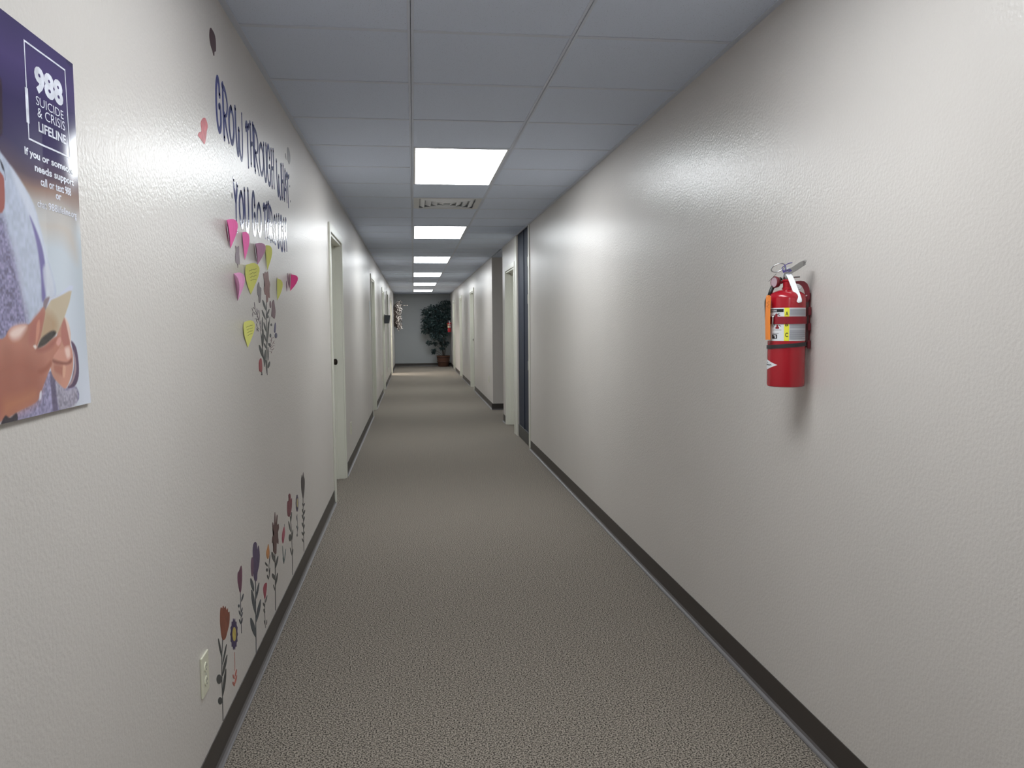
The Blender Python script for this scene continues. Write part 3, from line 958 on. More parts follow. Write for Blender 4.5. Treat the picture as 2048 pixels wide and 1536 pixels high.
def extinguisher(label, loc, rz):
    t = thing('fire_extinguisher', label, 'fire extinguisher', loc, (0, 0, rz), group='fire extinguishers on the right wall')
    H1 = .276
    bm = bmesh.new()
    prof = [(.001, .004), (.048, .004), (.052, 0), (.0558, .002), (ER, .008), (ER, H1)]
    for i in range(1, 9):
        a = i/8*math.pi/2*.92; prof.append((ER*math.cos(a)*.985+ER*.015, H1+.030*math.sin(a)))
    prof += [(.0150, H1+.0315), (.0150, H1+.036)]
    lathe(bm, prof, 64, cap=False)
    o = link('tank', bm, 'ext_red', t); smooth_angle(o, 40)
    bm = bmesh.new(); lathe(bm, [(.0165, H1+.028), (.0165, H1+.033), (.0135, H1+.035), (.0135, H1+.052), (.0155, H1+.054), (.0155, H1+.058), (.012, H1+.060)], 32)
    link('neck_collar', bm, 'ext_red', t, smooth=False)
    bm = bmesh.new()
    lathe(bm, [(.011, H1+.058), (.0135, H1+.062), (.0135, H1+.074), (.011, H1+.080), (.011, H1+.092), (.006, H1+.096)], 24)
    box(bm, -.008, .014, -.009, .009, H1+.068, H1+.096, bevel=.002)
    o = link('valve', bm, 'chrome', t); smooth_angle(o)
    # lifting handle hanging down to the right
    def channel(bm, pts, wds, th, flange, outw):
        rows = []
        pts = [Vector(p) for p in pts]
        for i, p in enumerate(pts):
            tdir = (pts[min(i+1, len(pts)-1)]-pts[max(i-1, 0)]).normalized()
            n_ = Vector(outw); n_ = (n_-tdir*n_.dot(tdir)).normalized(); s = tdir.cross(n_)
            w_ = wds[i]
            rows.append([bm.verts.new(p+s*(-w_/2)-n_*flange), bm.verts.new(p+s*(-w_/2)), bm.verts.new(p+s*(w_/2)), bm.verts.new(p+s*(w_/2)-n_*flange),
                         bm.verts.new(p+s*(w_/2-th)-n_*flange), bm.verts.new(p+s*(w_/2-th)-n_*th), bm.verts.new(p+s*(-w_/2+th)-n_*th), bm.verts.new(p+s*(-w_/2+th)-n_*flange)])
        for a, b in zip(rows, rows[1:]):
            for k in range(8): bm.faces.new((a[k], a[(k+1) % 8], b[(k+1) % 8], b[k]))
        bm.faces.new(rows[0]); bm.faces.new(rows[-1])
    P = [(ex(1573.5), -.016, ez(551)), (ex(1578), -.022, ez(560)), (ex(1582), -.028, ez(570)), (ex(1586.5), -.036, ez(582)), (ex(1591), -.044, ez(594)), (ex(1594.5), -.050, ez(604)), (ex(1595.5), -.052, ez(608)), (ex(1596), -.052, ez(610))]
    bm = bmesh.new(); channel(bm, P, [.014, .016, .0165, .0165, .0165, .016, .013, .007], .0012, .005, (-.35, -1, .55))
    o = link('carry_handle', bm, 'handle_steel', t); smooth_angle(o, 40)
    P = [(ex(1567), -.004, ez(546)), (ex(1574), -.010, ez(543)), (ex(1583), -.017, ez(538.5)), (ex(1590), -.022, ez(534)), (ex(1597), -.027, ez(529.5)), (ex(1602), -.030, ez(527.5)), (ex(1605), -.031, ez(528)), (ex(1606.5), -.031, ez(530))]
    bm = bmesh.new(); channel(bm, P, [.016, .018, .021, .024, .028, .028, .024, .016], .0015, .016, (-.25, -.15, 1))
    o = link('squeeze_lever', bm, 'chrome', t); smooth_angle(o, 40)
    bm = bmesh.new(); tube(bm, [(ex(1583), .002, ez(559)), (ex(1596), -.002, ez(558.5))], .0022, 8); link('hinge_pin', bm, 'chrome', t)
    # safety ring and pin
    bm = bmesh.new()
    R = [(ex(1555+13*math.cos(a)), -.016-.004*math.sin(a), ez(540-8.2*math.sin(a+.45))) for a in [i*math.pi/12 for i in range(24)]]
    tube(bm, R+[R[0]], .0017, 8, cap=False)
    tube(bm, [(ex(1567), -.016, ez(548)), (ex(1572), .014, ez(548))], .0018, 8)
    link('pull_ring', bm, 'chrome', t, smooth=True)
    bm = bmesh.new()
    tube(bm, spline([(ex(1565), -.018, ez(533)), (ex(1569), -.021, ez(540)), (ex(1566), -.019, ez(548)), (ex(1562), -.015, ez(541)), (ex(1568), -.019, ez(536)), (ex(1574), -.022, ez(532.5)), (ex(1581), -.020, ez(531))], 8), .0013, 6)
    tube(bm, spline([(ex(1566), -.019, ez(547)), (ex(1573), -.024, ez(549)), (ex(1579), -.024, ez(547)), (ex(1573), -.024, ez(545)), (ex(1566), -.020, ez(549))], 8), .0013, 6)
    tube(bm, [(ex(1564), -.018, ez(545)), (ex(1566), -.018, ez(550))], .003, 6)
    link('seal_tie', bm, 'tie_purple', t)
    bm = bmesh.new(); tube(bm, [(ex(1552), -.014, ez(551)), (ex(1537), -.018, ez(567))], .0007, 6); link('seal_tail', bm, 'ink', t)
    # gauge
    bm = bmesh.new()
    mt = Matrix.Translation((ex(1551), -.010, ez(568))) @ Matrix.Rotation(math.radians(-52), 4, 'Z')
    lathe(bm, [(.006, .010), (.0165, .006), (.018, -.002), (.018, -.006), (.016, -.0085), (.015, -.0068)], 28, 'Y', mt, cap=False)
    g = link('gauge', bm, 'bracket_red', t, smooth=True)
    bm = bmesh.new(); lathe(bm, [(.0001, -.0070), (.0152, -.0070)], 28, 'Y', mt, cap=False); no_recalc('gauge_face', bm, 'gauge_face', g)
    bm = bmesh.new(); lathe(bm, [(.006, .008), (.006, .022)], 16, 'Y', mt); link('gauge_stem', bm, 'chrome', g)
    # hose
    bm = bmesh.new()
    tube(bm, spline([(ex(1561), .012, ez(560)), (ex(1552), .006, ez(570)), (ex(1545), -.004, ez(578)), (ex(1541), -.010, ez(588)), (ex(1538.2), -.006, ez(597)), (ex(1533.8), .006, ez(606)), (ex(1534.6), .008, ez(630)), (ex(1536), .012, ez(655)), (ex(1537), .016, ez(674))], 6), .0064, 12)
    link('hose', bm, 'hose_black', t, smooth=True)
    # service tag
    bm = bmesh.new(); rows = []
    for v_, xo in ((594, 0), (598, .4), (608, .3), (622, 0), (640, -.2), (660, .2), (682, .9)):
        rows.append([bm.verts.new((ex(a+xo), y, ez(v_))) for a, y in ((1532.6+(2.2 if v_ < 596 else 0), -.032), (1537.5, -.047), (1542-(2 if v_ < 596 else 0), -.054))])
    for a, b in zip(rows, rows[1:]):
        for k in range(2): bm.faces.new((a[k], a[k+1], b[k+1], b[k]))
    tg = link('service_tag', bm, 'orange_tag', t); sl = tg.modifiers.new('t', 'SOLIDIFY'); sl.thickness = .0006
    bm = bmesh.new()
    tube(bm, [(ex(1534.5 if k % 2 else 1539.5), -.0405 if k % 2 else -.0520, ez(v_)) for k, v_ in enumerate((606, 609, 613, 616, 620))], .0004, 4)
    link('tag_handwriting', bm, 'ink_red', tg)
    # label
    zt_, zb2 = ez(619.5), ez(684)
    aL, aY0, aY1, aR = -1.45, ang_of(1568), ang_of(1577.3), 1.32
    lab = no_recalc('label', wrap(patch(aL, aR, zb2, zt_), .0003), 'label_white', t)
    no_recalc('yellow_strip', wrap(patch(aY0, aY1, zb2, zt_), .0005), 'label_yellow', lab)
    no_recalc('text_panel', wrap(patch(aY1+.01, aR-.02, zb2+.002, zt_-.003), .0005), 'label_grey', lab)
    for ch, v0, v1 in (('A', 627, 634.5), ('B', 647.5, 655.5), ('C', 668, 676.5)):
        b_ = fit_text(ch, ang_of(1570), ang_of(1575.3), ez(v1), ez(v0), .02); no_recalc('letter', wrap(b_, .0008), 'ink', lab)
    rr = random.Random(5)
    for v_ in list(range(623, 635, 2))+list(range(652, 660, 2))+list(range(664, 682, 2)):
        e = aR-.06-(rr.uniform(.1, .6) if v_ > 664 and rr.random() < .5 else 0)
        no_recalc('text_line', wrap(patch(aY1+.04, e, ez(v_+.8), ez(v_)), .0007), 'ink_grey', lab)
    no_recalc('heading_bar', wrap(patch(-1.35, ang_of(1566.6), ez(628), ez(621.6)), .0006), 'ink', lab)
    b_ = fit_text('INSTRUCTIONS', -1.30, ang_of(1554), ez(626.7), ez(623.4), .03); cut(b_, 0, -1.3, -.4, .06); no_recalc('heading', wrap(b_, .0009), 'label_white', lab)
    def addp(name, mt_, off, *rects):
        b_ = bmesh.new()
        for a0, a1, v0, v1 in rects:
            q = patch(ang_of(a0), ang_of(a1), ez(v1), ez(v0), 2); me = bpy.data.meshes.new('q'); q.to_mesh(me); q.free(); b_.from_mesh(me); bpy.data.meshes.remove(me)
        no_recalc(name, wrap(b_, off), mt_, lab)
    def quadp(p):
        b_ = bmesh.new(); b_.faces.new([b_.verts.new((ang_of(u), ez(v), 0)) for u, v in p][::-1])
        no_recalc('diagram_arrow', wrap(b_, .0008), 'ink', lab)
    addp('pictogram', 'ink_red', .0007, (1551, 1555.5, 632, 640), (1552, 1554.5, 630.5, 632))
    addp('pictogram', 'ink_red', .0007, (1552, 1558.5, 656.5, 660.5), (1553.5, 1557, 652.5, 656.5))
    quadp([(1555, 631), (1560.5, 634), (1560, 635.4), (1554.6, 632.2)]); quadp([(1549, 633), (1545.5, 635), (1545.8, 636), (1549.4, 634)])
    quadp([(1558, 652.5), (1562.5, 655), (1562, 656.2), (1557.8, 653.6)]); quadp([(1552, 653), (1549, 651.5), (1549, 652.8), (1551.8, 654.2)])
    quadp([(1556, 630), (1559.5, 630.6), (1559.4, 631.6), (1556, 631.2)])
    for v_ in (662.4, 669): addp('text_line', 'ink', .0008, (1546.5, 1563 if v_ < 665 else 1558, v_, v_+.7))
    addp('warning_square', 'ink', .0008, (1546, 1549, 671.5, 679.8), (1549, 1553, 671.5, 673), (1553, 1555.3, 671.5, 679.8), (1549, 1553, 678.8, 679.8), (1549.0, 1551, 675, 678.8))
    # maker's diamond
    ca, cv = math.radians(-73), 731.5; ha = math.radians(47)
    b_ = bmesh.new(); b_.faces.new([b_.verts.new(p) for p in ((ca-ha, ez(cv), 0), (ca, ez(cv+10), 0), (ca+ha, ez(cv), 0), (ca, ez(cv-10), 0))]); cut(b_, 0, ca-ha+.02, ca+ha, .08)
    dm = no_recalc('diamond_badge', wrap(b_, .0004), 'label_white', t)
    b_ = fit_text('AMEREX', ca-ha*.62, ca+ha*.56, ez(cv+1.6), ez(cv-1.2), .04); cut(b_, 0, ca-ha, ca+ha, .08); no_recalc('badge_name', wrap(b_, .0007), 'ink', dm)
    b_ = fit_text('A', ca-.05, ca+.12, ez(cv-3), ez(cv-5.6), .04); no_recalc('badge_letter', wrap(b_, .0007), 'ink', dm)
    # straps
    st = band(t, 'strap', ez(651), ez(636.5), .0022, 'strap_red')
    bm = bmesh.new()
    for a in (-1.30, -.80):
        for v0, v1 in ((634, 637), (651, 654)): pass
    for (a0, a1, v0, v1) in ((-1.50, -.95, 634.5, 638), (-1.50, -.95, 650.5, 654), (-1.50, -1.36, 638, 650.5), (-1.06, -.92, 638, 650.5)):
        n = 4; rws = []
        for i in range(n+1):
            a = a0+(a1-a0)*i/n
            rws.append([bm.verts.new(((ER+r_)*math.sin(a), -(ER+r_)*math.cos(a), z)) for r_, z in ((.002, ez(v1)), (.0075, ez(v1)), (.0075, ez(v0)), (.002, ez(v0)))])
        for p, q in zip(rws, rws[1:]):
            for k in range(4): bm.faces.new((p[k], p[(k+1) % 4], q[(k+1) % 4], q[k]))
        bm.faces.new(rws[0]); bm.faces.new(rws[-1])
    link('buckle', bm, 'strap_red', st)
    bm = bmesh.new()
    a = -.68
    tube(bm, spline([((ER+.001)*math.sin(a), -(ER+.001)*math.cos(a), ez(634)), ((ER+.007)*math.sin(a), -(ER+.007)*math.cos(a), ez(637)), ((ER+.008)*math.sin(a), -(ER+.008)*math.cos(a), ez(645)), ((ER+.006)*math.sin(a-.04), -(ER+.006)*math.cos(a-.04), ez(652)), ((ER+.001)*math.sin(a-.06), -(ER+.001)*math.cos(a-.06), ez(655))], 5), .0026, 8)
    link('clasp', bm, 'chrome', st, smooth=True)
    band(t, 'rubber_strap', ez(697.5), ez(690), .0022, 'strap_black', tilt=.0045)
    # wall bracket (local frame turned back so that it sits square to the wall)
    br = bmesh.new()
    rot = Matrix.Rotation(-rz, 4, 'Z')
    d = XR - loc[0]
    def sq(x0, x1, y0, y1, z0, z1, bv=.001):
        n0 = len(br.verts); b2 = bmesh.new(); box(b2, x0, x1, y0, y1, z0, z1, bevel=bv)
        for v in b2.verts: v.co = rot @ v.co
        me = bpy.data.meshes.new('q'); b2.to_mesh(me); b2.free(); br.from_mesh(me); bpy.data.meshes.remove(me)
    sq(d-.0045, d, -.014, .014, ez(698), ez(590))
    for v0, v1 in ((618, 634), (650, 664), (684, 700)): sq(ER+.0005, d-.003, -.026, -.022, ez(v1), ez(v0)); sq(ER+.0005, d-.003, .022, .026, ez(v1), ez(v0))
    outl = [(1588, 566.5), (1597, 565.8), (1604, 567), (1610, 572), (1613.5, 580), (1615, 590), (1614.5, 602), (1611, 609), (1606.5, 606), (1606, 594), (1604, 584), (1600, 576.5), (1594, 572), (1588, 571)]
    fa = [br.verts.new((ex(u), .004, ez(v))) for u, v in outl]; fb = [br.verts.new((ex(u), .022, ez(v))) for u, v in outl]
    for i in range(len(outl)): br.faces.new((fa[i], fa[(i+1) % len(outl)], fb[(i+1) % len(outl)], fb[i]))
    bmesh.ops.triangulate(br, faces=[br.faces.new(fa), br.faces.new(fb)])
    bk = link('wall_bracket', br, 'bracket_red', t)
    bm = bmesh.new(); tube(bm, [(ex(1604), -.014, ez(598)), (ex(1609), -.006, ez(595))], .002, 8); link('rivet', bm, 'chrome', bk)
    bm = bmesh.new(); lathe(bm, [(.001, -.014), (.007, -.014), (.0085, -.010), (.0085, .004)], 16, 'Y', Matrix.Translation((ex(1594), .004, ez(579))), cap=False); link('outlet_nozzle', bm, 'handle_steel', t)
    return t


EXC = (XR-.0712, 2.412)
zb_ = at_y(1573, 775, EXC[1]-.05).z
EXT = extinguisher('red ABC dry powder fire extinguisher with orange tag, large on near right wall', (EXC[0], EXC[1], zb_), -math.atan2(EXC[0], EXC[1]))
E2 = copy_tree(EXT); E2['label'] = 'tiny distant red fire extinguisher on the right wall by the potted tree'
E2.location = (XR-.0775, 26.15, 1.14)
E2.rotation_euler = (0, 0, -math.atan2(EXC[0], EXC[1]))

# ------------------------------------------------------------------ poster on the left wall
PY1, PZ0, PZ1 = 1.603, 1.197, 1.823
PY0 = PY1-.47
def bulge(y, z):
    f = (y-PY0)/(PY1-PY0); h = (z-PZ0)/(PZ1-PZ0)
    low = max(0, 1-h*2.2)
    hump = math.sin(math.pi*min(1, max(0, (f-.70)/.30)))
    return .0012+.007*low*low*(1-.3*f)+.0040*hump*math.sin(math.pi*min(1, max(0, h)))


POST = thing('poster', 'glossy crisis lifeline poster with hands holding a phone, at left edge', 'poster', (XL, PY1, PZ0))


def on_poster(bm, off):
    """x=Y, y=Z -> bent sheet"""
    for v in bm.verts:
        y, z = v.co.x, v.co.y
        v.co = Vector((bulge(y, z)+off, y-PY1, z-PZ0))
    return bm


import numpy as np
GN, GM = 260, 340
yy = np.linspace(PY0, PY1, GN); zz = np.linspace(PZ0, PZ1, GM)
YYm, ZZm = np.meshgrid(yy, zz)
prg = np.random.RandomState(4)


def field(nx, nz):                 # smooth random field over the sheet
    a = prg.rand(nz+2, nx+2)
    gx = np.linspace(0, nx, GN); gz = np.linspace(0, nz, GM)
    ix = gx.astype(int); iz = gz.astype(int); fx = gx-ix; fz = (gz-iz)[:, None]
    fx = fx*fx*(3-2*fx); fz = fz*fz*(3-2*fz)
    A = a[iz][:, ix]; B = a[iz][:, ix+1]; C = a[iz+1][:, ix]; D = a[iz+1][:, ix+1]
    return (A*(1-fx)+B*fx)*(1-fz)+(C*(1-fx)+D*fx)*fz


IMG = np.zeros((GM, GN, 3))
STOPS = [(0, (204, 208, 220)), (.30, (196, 204, 214)), (.50, (190, 198, 206)), (.555, (184, 176, 172)), (.60, (150, 122, 112)), (.635, (96, 78, 92)), (.70, (62, 54, 92)), (.80, (58, 50, 90)), (.90, (78, 66, 112)), (1.0, (66, 58, 98))]
hh = (ZZm-PZ0)/(PZ1-PZ0)+(field(5, 6)-.5)*.05
for c in range(3):
    IMG[..., c] = np.interp(hh, [p for p, _ in STOPS], [q[c] for _, q in STOPS])
IMG *= (1+(field(4, 5)-.5)*.16)[..., None]


def paint(poly, rgb, blur=.0015, alpha=1., tex=None, smooth_=True, k=1.):
    """blend a soft-edged shape, traced on the wall plane, into the printed picture"""
    P = np.array([wall_pt(u, v) for u, v in (sm(poly, 4) if smooth_ else poly)])
    m_ = .02+blur
    sel = (YYm > P[:, 0].min()-m_) & (YYm < P[:, 0].max()+m_) & (ZZm > P[:, 1].min()-m_) & (ZZm < P[:, 1].max()+m_)
    y = YYm[sel]; z = ZZm[sel]
    if not len(y): return
    inside = np.zeros(len(y), bool); dist = np.full(len(y), 9.)
    for i in range(len(P)):
        a = P[i-1]; b = P[i]; d = b-a; L2 = (d*d).sum() or 1e-12
        t_ = np.clip(((y-a[0])*d[0]+(z-a[1])*d[1])/L2, 0, 1)
        dist = np.minimum(dist, np.hypot(y-a[0]-t_*d[0], z-a[1]-t_*d[1]))
        cr = ((a[1] > z) != (b[1] > z)) & (y < (b[0]-a[0])*(z-a[1])/((b[1]-a[1]) or 1e-12)+a[0])
        inside ^= cr
    sd = np.where(inside, dist, -dist)
    w_ = np.clip(sd/(2*blur)+.5, 0, 1)*alpha
    col = np.array(rgb, float)[None, :]*np.ones((len(y), 1))
    if tex is not None: col = col*(1+tex[sel][:, None])
    IMG[sel] = IMG[sel]*(1-w_[:, None])+col*w_[:, None]


knit = (field(110, 170)-.5)*.75+(field(60, 60)-.5)*.35
fine = (field(80, 80)-.5)*.10
skin = (field(14, 18)-.5)*.14
paint([(70, 440), (110, 430), (140, 450), (150, 520), (120, 480), (90, 470)], (206, 182, 160), .02, .5)
paint([(-60, 230), (0, 305), (20, 332), (45, 370), (66, 410), (80, 460), (92, 510), (104, 555), (108, 592), (95, 632), (60, 660), (20, 670), (-60, 665)], (186, 194, 214), .002, tex=fine)
paint([(20, 335), (45, 372), (66, 412), (80, 462), (92, 512), (104, 557), (104, 590), (84, 520), (60, 440), (30, 370)], (212, 218, 232), .006, .8)
paint([(-60, 400), (0, 430), (14, 470), (28, 520), (40, 580), (52, 640), (40, 668), (-60, 670)], (132, 126, 160), .012, .95, tex=knit*.6)
paint([(24, 470), (38, 520), (48, 600), (50, 645), (44, 600), (32, 530)], (190, 192, 214), .006, .6)
paint([(58, 432), (66, 462), (74, 500), (80, 550), (82, 602), (90, 590), (90, 545), (84, 500), (72, 462)], (112, 104, 160), .003, .95)
paint([(84, 540), (94, 530), (102, 560), (104, 590), (92, 600)], (210, 214, 226), .004, .8)
paint([(22, 846), (26, 826), (60, 800), (75, 770), (95, 742), (110, 760), (124, 776), (146, 774), (146, 806), (80, 838)], (150, 144, 176), .0015, tex=knit*.45)
paint([(94, 748), (102, 748), (106, 790), (108, 826), (98, 826), (96, 790)], (84, 74, 98), .003, .7)
paint([(106, 760), (124, 780), (146, 776), (144, 810), (112, 822)], (170, 164, 178), .003, .8, tex=knit*.35)
paint([(-40, 320), (0, 345), (7, 372), (3, 425), (-40, 410)], (160, 90, 84), .0015)
paint([(-2, 318), (6, 335), (9, 360), (7, 345), (2, 335)], (60, 60, 70), .001)
paint([(-20, 140), (0, 160), (2, 200), (3, 250), (0, 270), (-20, 270)], (60, 42, 56), .004)
# far hand with its cuff
paint([(136, 682), (146, 694), (151, 722), (151, 752), (143, 772), (128, 776), (136, 760), (142, 730), (140, 704)], (92, 70, 96), .0012)
paint([(140, 700), (145, 716), (146, 742), (138, 766), (130, 772), (138, 756), (143, 730)], (176, 150, 156), .001, .9)
paint([(98, 748), (96, 715), (104, 690), (112, 660), (118, 634), (124, 636), (131, 650), (135, 668), (134, 686), (138, 700), (140, 716), (139, 738), (133, 760), (124, 777), (112, 768)], (196, 140, 122), .0015, tex=skin)
paint([(121, 640), (128, 648), (134, 664), (133, 690), (122, 692), (117, 668)], (176, 112, 102), .002, .9)
paint([(124, 634), (130, 644), (134, 660), (136, 690), (133, 680), (128, 655)], (232, 206, 194), .002, .9)
paint([(108, 694), (116, 700), (128, 692), (136, 694), (136, 716), (124, 724), (104, 716), (100, 704)], (206, 146, 130), .002, .9)
paint([(124, 698), (132, 695), (134, 712), (128, 716)], (238, 206, 196), .004, .9)
paint([(98, 718), (112, 722), (128, 724), (137, 716), (136, 726), (124, 730), (104, 727)], (134, 80, 70), .0018, .8)
paint([(104, 730), (118, 732), (123, 738), (121, 752), (112, 748), (104, 742)], (170, 108, 92), .003, .8)
paint([(120, 732), (125, 734), (123, 754), (119, 752)], (226, 176, 150), .0018, .8)
# phone
paint([(86, 612), (98, 596), (110, 592), (132, 578), (138, 580), (133, 604), (124, 632), (112, 664), (92, 684), (72, 696), (76, 668), (82, 640)], (196, 180, 156), .0015, smooth_=False)
paint([(82, 640), (92, 622), (108, 640), (108, 662), (88, 680), (74, 690)], (176, 142, 110), .010, .7)
paint([(86, 608), (98, 596), (112, 590), (133, 571), (141, 572), (138, 582), (132, 582), (112, 594), (100, 600), (90, 616)], (206, 212, 232), .0015, smooth_=False)
paint([(86, 600), (97, 594), (92, 610), (88, 620), (84, 618)], (128, 108, 116), .002, .9)
paint([(74, 686), (82, 674), (100, 662), (108, 664), (104, 674), (90, 688), (76, 696), (70, 698)], (52, 46, 44), .0022, .95)
# near hand
paint([(-50, 690), (0, 678), (12, 662), (24, 652), (44, 648), (55, 648), (66, 636), (78, 622), (84, 614), (88, 624), (84, 645), (78, 672), (70, 696), (84, 692), (98, 680), (110, 672), (117, 672), (118, 684), (112, 698), (102, 714), (97, 732), (90, 748), (80, 772), (72, 792), (62, 806), (30, 822), (0, 838), (-50, 850)], (184, 122, 104), .0015, tex=skin)
paint([(-50, 740), (0, 716), (30, 706), (60, 716), (84, 730), (76, 768), (62, 800), (20, 822), (-50, 845)], (160, 96, 80), .018, .75)
paint([(0, 800), (30, 790), (62, 780), (60, 800), (20, 822), (0, 832)], (190, 126, 92), .010, .6)
paint([(62, 642), (74, 628), (82, 620), (84, 634), (78, 656), (68, 680), (56, 690), (54, 668)], (172, 104, 94), .006, .8)
paint([(70, 650), (76, 640), (76, 660), (70, 684), (67, 690)], (214, 150, 126), .002, .7)
paint([(64, 690), (69, 694), (84, 694), (98, 684), (108, 676), (104, 690), (88, 702), (70, 704)], (150, 88, 80), .004, .6)
paint([(62, 692), (67, 690), (69, 695), (66, 698)], (236, 224, 216), .0015, .9)
paint([(14, 668), (22, 656), (38, 650), (50, 652), (40, 670), (30, 678), (20, 678)], (240, 214, 206), .006, .95)
paint([(112, 676), (116, 674), (117, 684), (112, 692), (108, 686)], (222, 166, 156), .002, .8)
paint([(70, 742), (84, 734), (96, 722), (98, 730), (88, 742), (76, 748)], (146, 84, 68), .003, .6)
paint([(0, 832), (10, 836), (24, 826), (22, 848), (-10, 856)], (52, 46, 56), .0015)
paint([(72, 786), (76, 782), (75, 796), (71, 800)], (224, 224, 236), .0015, .9)
paint([(130, 120), (142, 125), (143, 134), (138, 131)], (52, 46, 78), .001, .8)
IMG = np.clip(IMG, 0, 255)/255
LIN = np.where(IMG <= .04045, IMG/12.92, ((IMG+.055)/1.055)**2.4)*.95
me = bpy.data.meshes.new('sheet')
vv = [(bulge(float(y), float(z)), float(y)-PY1, float(z)-PZ0) for z in zz for y in yy]
ff = [(j*GN+i, j*GN+i+1, (j+1)*GN+i+1, (j+1)*GN+i) for j in range(GM-1) for i in range(GN-1)]
me.from_pydata(vv, [], ff)
ca = me.color_attributes.new('print', 'FLOAT_COLOR', 'POINT')
ca.data.foreach_set('color', np.concatenate([LIN.reshape(-1, 3), np.ones((GN*GM, 1))], 1).astype(np.float32).ravel())
for p in me.polygons: p.use_smooth = True
m = mat('poster_print', (.1, .1, .2), .16, spec=.45)
at = nd(m, 'ShaderNodeVertexColor', layer_name='print'); lk(m, at.outputs['Color'], m.node_tree.nodes['Principled BSDF'].inputs['Base Color'])
me.materials.append(m)
SHEET = bpy.data.objects.new('sheet', me); COL.objects.link(SHEET); SHEET.parent = POST
WHT = (226, 228, 240)
def ptext(s, uL, vTL, vBL, uR, bold=0., name='text', w=None):
    yL, zt_ = wall_pt(uL, vTL); zb_ = wall_pt(uL, vBL)[1]; yR = wall_pt(uR, vTL+(uR-uL)*.5)[0]
    bm = fit_text(s, yL, yR, zb_, zt_, bold)
    cut(bm, 0, PY0, PY1, .03)
    return no_recalc(name, on_poster(bm, .0004), w or col_mat(WHT, .95, .3), SHEET)


ptext('988', 65.5, 127, 181, 120.5, .05, 'numerals')
ptext('SUICIDE', 69.5, 190.5, 208, 122, -.004, 'lettering')
ptext('& CRISIS', 72.5, 213.5, 232.5, 124.5, -.004, 'lettering')
ptext('LIFELINE', 74.5, 243, 262, 126.5, .022, 'lettering')
ptext('If you or someone', 46.5, 292, 312, 143, .03, 'lettering')
ptext('needs support', 67, 326, 346, 143, .03, 'lettering')
ptext('call or text 988', 79, 354, 371, 136.5, .02, 'lettering')
ptext('or', 106, 387, 398, 116.5, .03, 'lettering')
ptext('chat 988lifeline.org', 72.5, 398, 418, 149.5, .012, 'lettering')
# frame of the emblem: a rectangle in the poster plane with a thick tab on its left side
(ya, za) = wall_pt(45, 78); (yb, _) = wall_pt(127.5, 139); (_, zb) = wall_pt(60, 281)
yb = max(yb, wall_pt(138, 312)[0]-.004)
bm = bmesh.new()
def rct(y0, y1, z0, z1):
    bm.faces.new([bm.verts.new(p) for p in ((y0, z0, 0), (y1, z0, 0), (y1, z1, 0), (y0, z1, 0))])
q = .0030
tz1 = wall_pt(55, 178)[1]; tz0 = wall_pt(62, 250)[1]
rct(ya, yb, za-q, za); rct(ya, yb, zb, zb+q); rct(yb-q, yb, zb+q, za-q)
rct(ya, ya+q, tz1, za-q); rct(ya, ya+q, zb+q, tz0); rct(ya-.004, ya+.006, tz0, tz1)
cut(bm, 0, PY0, PY1, .03); cut(bm, 1, PZ0, PZ1, .03)
no_recalc('emblem_frame', on_poster(bm, .0004), col_mat(WHT, .95, .3), SHEET)

# ------------------------------------------------------------------ potted tree
mat('leaf_green', (.020, .050, .040), .5)
vary(M['leaf_green'], (.014, .030, .033), (.030, .062, .060), 9, .35, .65, 2)
m = mat('basket', lin((88, 56, 44)), .7)
tc = nd(m, 'ShaderNodeTexCoord')
wv = nd(m, 'ShaderNodeTexWave', Scale=14, Distortion=2); wv.bands_direction = 'Z'; lk(m, tc.outputs['Object'], wv.inputs['Vector'])
rp = nd(m, 'ShaderNodeValToRGB'); lk(m, wv.outputs['Fac'], rp.inputs['Fac'])
rp.color_ramp.elements[0].color = (*lin((58, 34, 28)), 1); rp.color_ramp.elements[1].color = (*lin((116, 78, 60)), 1)
lk(m, rp.outputs['Color'], m.node_tree.nodes['Principled BSDF'].inputs['Base Color'])
mat('bark', lin((58, 46, 40)), .8)
mat('soil', lin((40, 32, 28)), .9)
TY = YF-.42
pc = at_y(887, 728, TY); PCX = min(pc.x, XR-.235)
t = thing('potted_tree', 'dark green artificial ficus tree in a brown woven basket at corridor end', 'potted tree', (PCX, TY, 0))
bm = bmesh.new(); lathe(bm, [(.16, 0), (.17, .01), (.200, .18), (.215, .33), (.222, .34), (.222, .365), (.205, .365), (.195, .33), (.19, .31)], 40)
o = link('basket', bm, 'basket', t); smooth_angle(o)
for i in range(2):
    bm = bmesh.new(); tube(bm, [(.214*math.cos(a), .214*math.sin(a), .30-.14*i) for a in [k*math.pi/20 for k in range(41)]], .008, 6, cap=False); link('basket_band', bm, 'bark', o)
bm = bmesh.new(); lathe(bm, [(.001, .312), (.192, .312)], 32, cap=False); no_recalc('soil', bm, 'soil', t)
rt = random.Random(11)
orig = Vector((PCX, TY, 0))
CL = [(852, 625, .19), (862, 618, .18), (872, 617, .17), (882, 611, .17), (892, 607, .17), (898, 618, .14), (850, 640, .15), (858, 640, .19), (868, 634, .20), (878, 630, .20), (888, 628, .2), (896, 634, .15),
      (848, 652, .11), (858, 652, .16), (868, 650, .2), (878, 648, .20), (888, 646, .2), (896, 652, .13), (862, 662, .13), (872, 664, .18), (882, 664, .18), (891, 664, .15), (850, 662, .10), (866, 672, .12), (876, 676, .14), (885, 676, .12),
      (858, 685, .10), (870, 686, .09), (892, 687, .11), (882, 686, .08), (868, 700, .08), (885, 696, .08), (867, 705, .05)]
bmb = bmesh.new(); bml = bmesh.new()
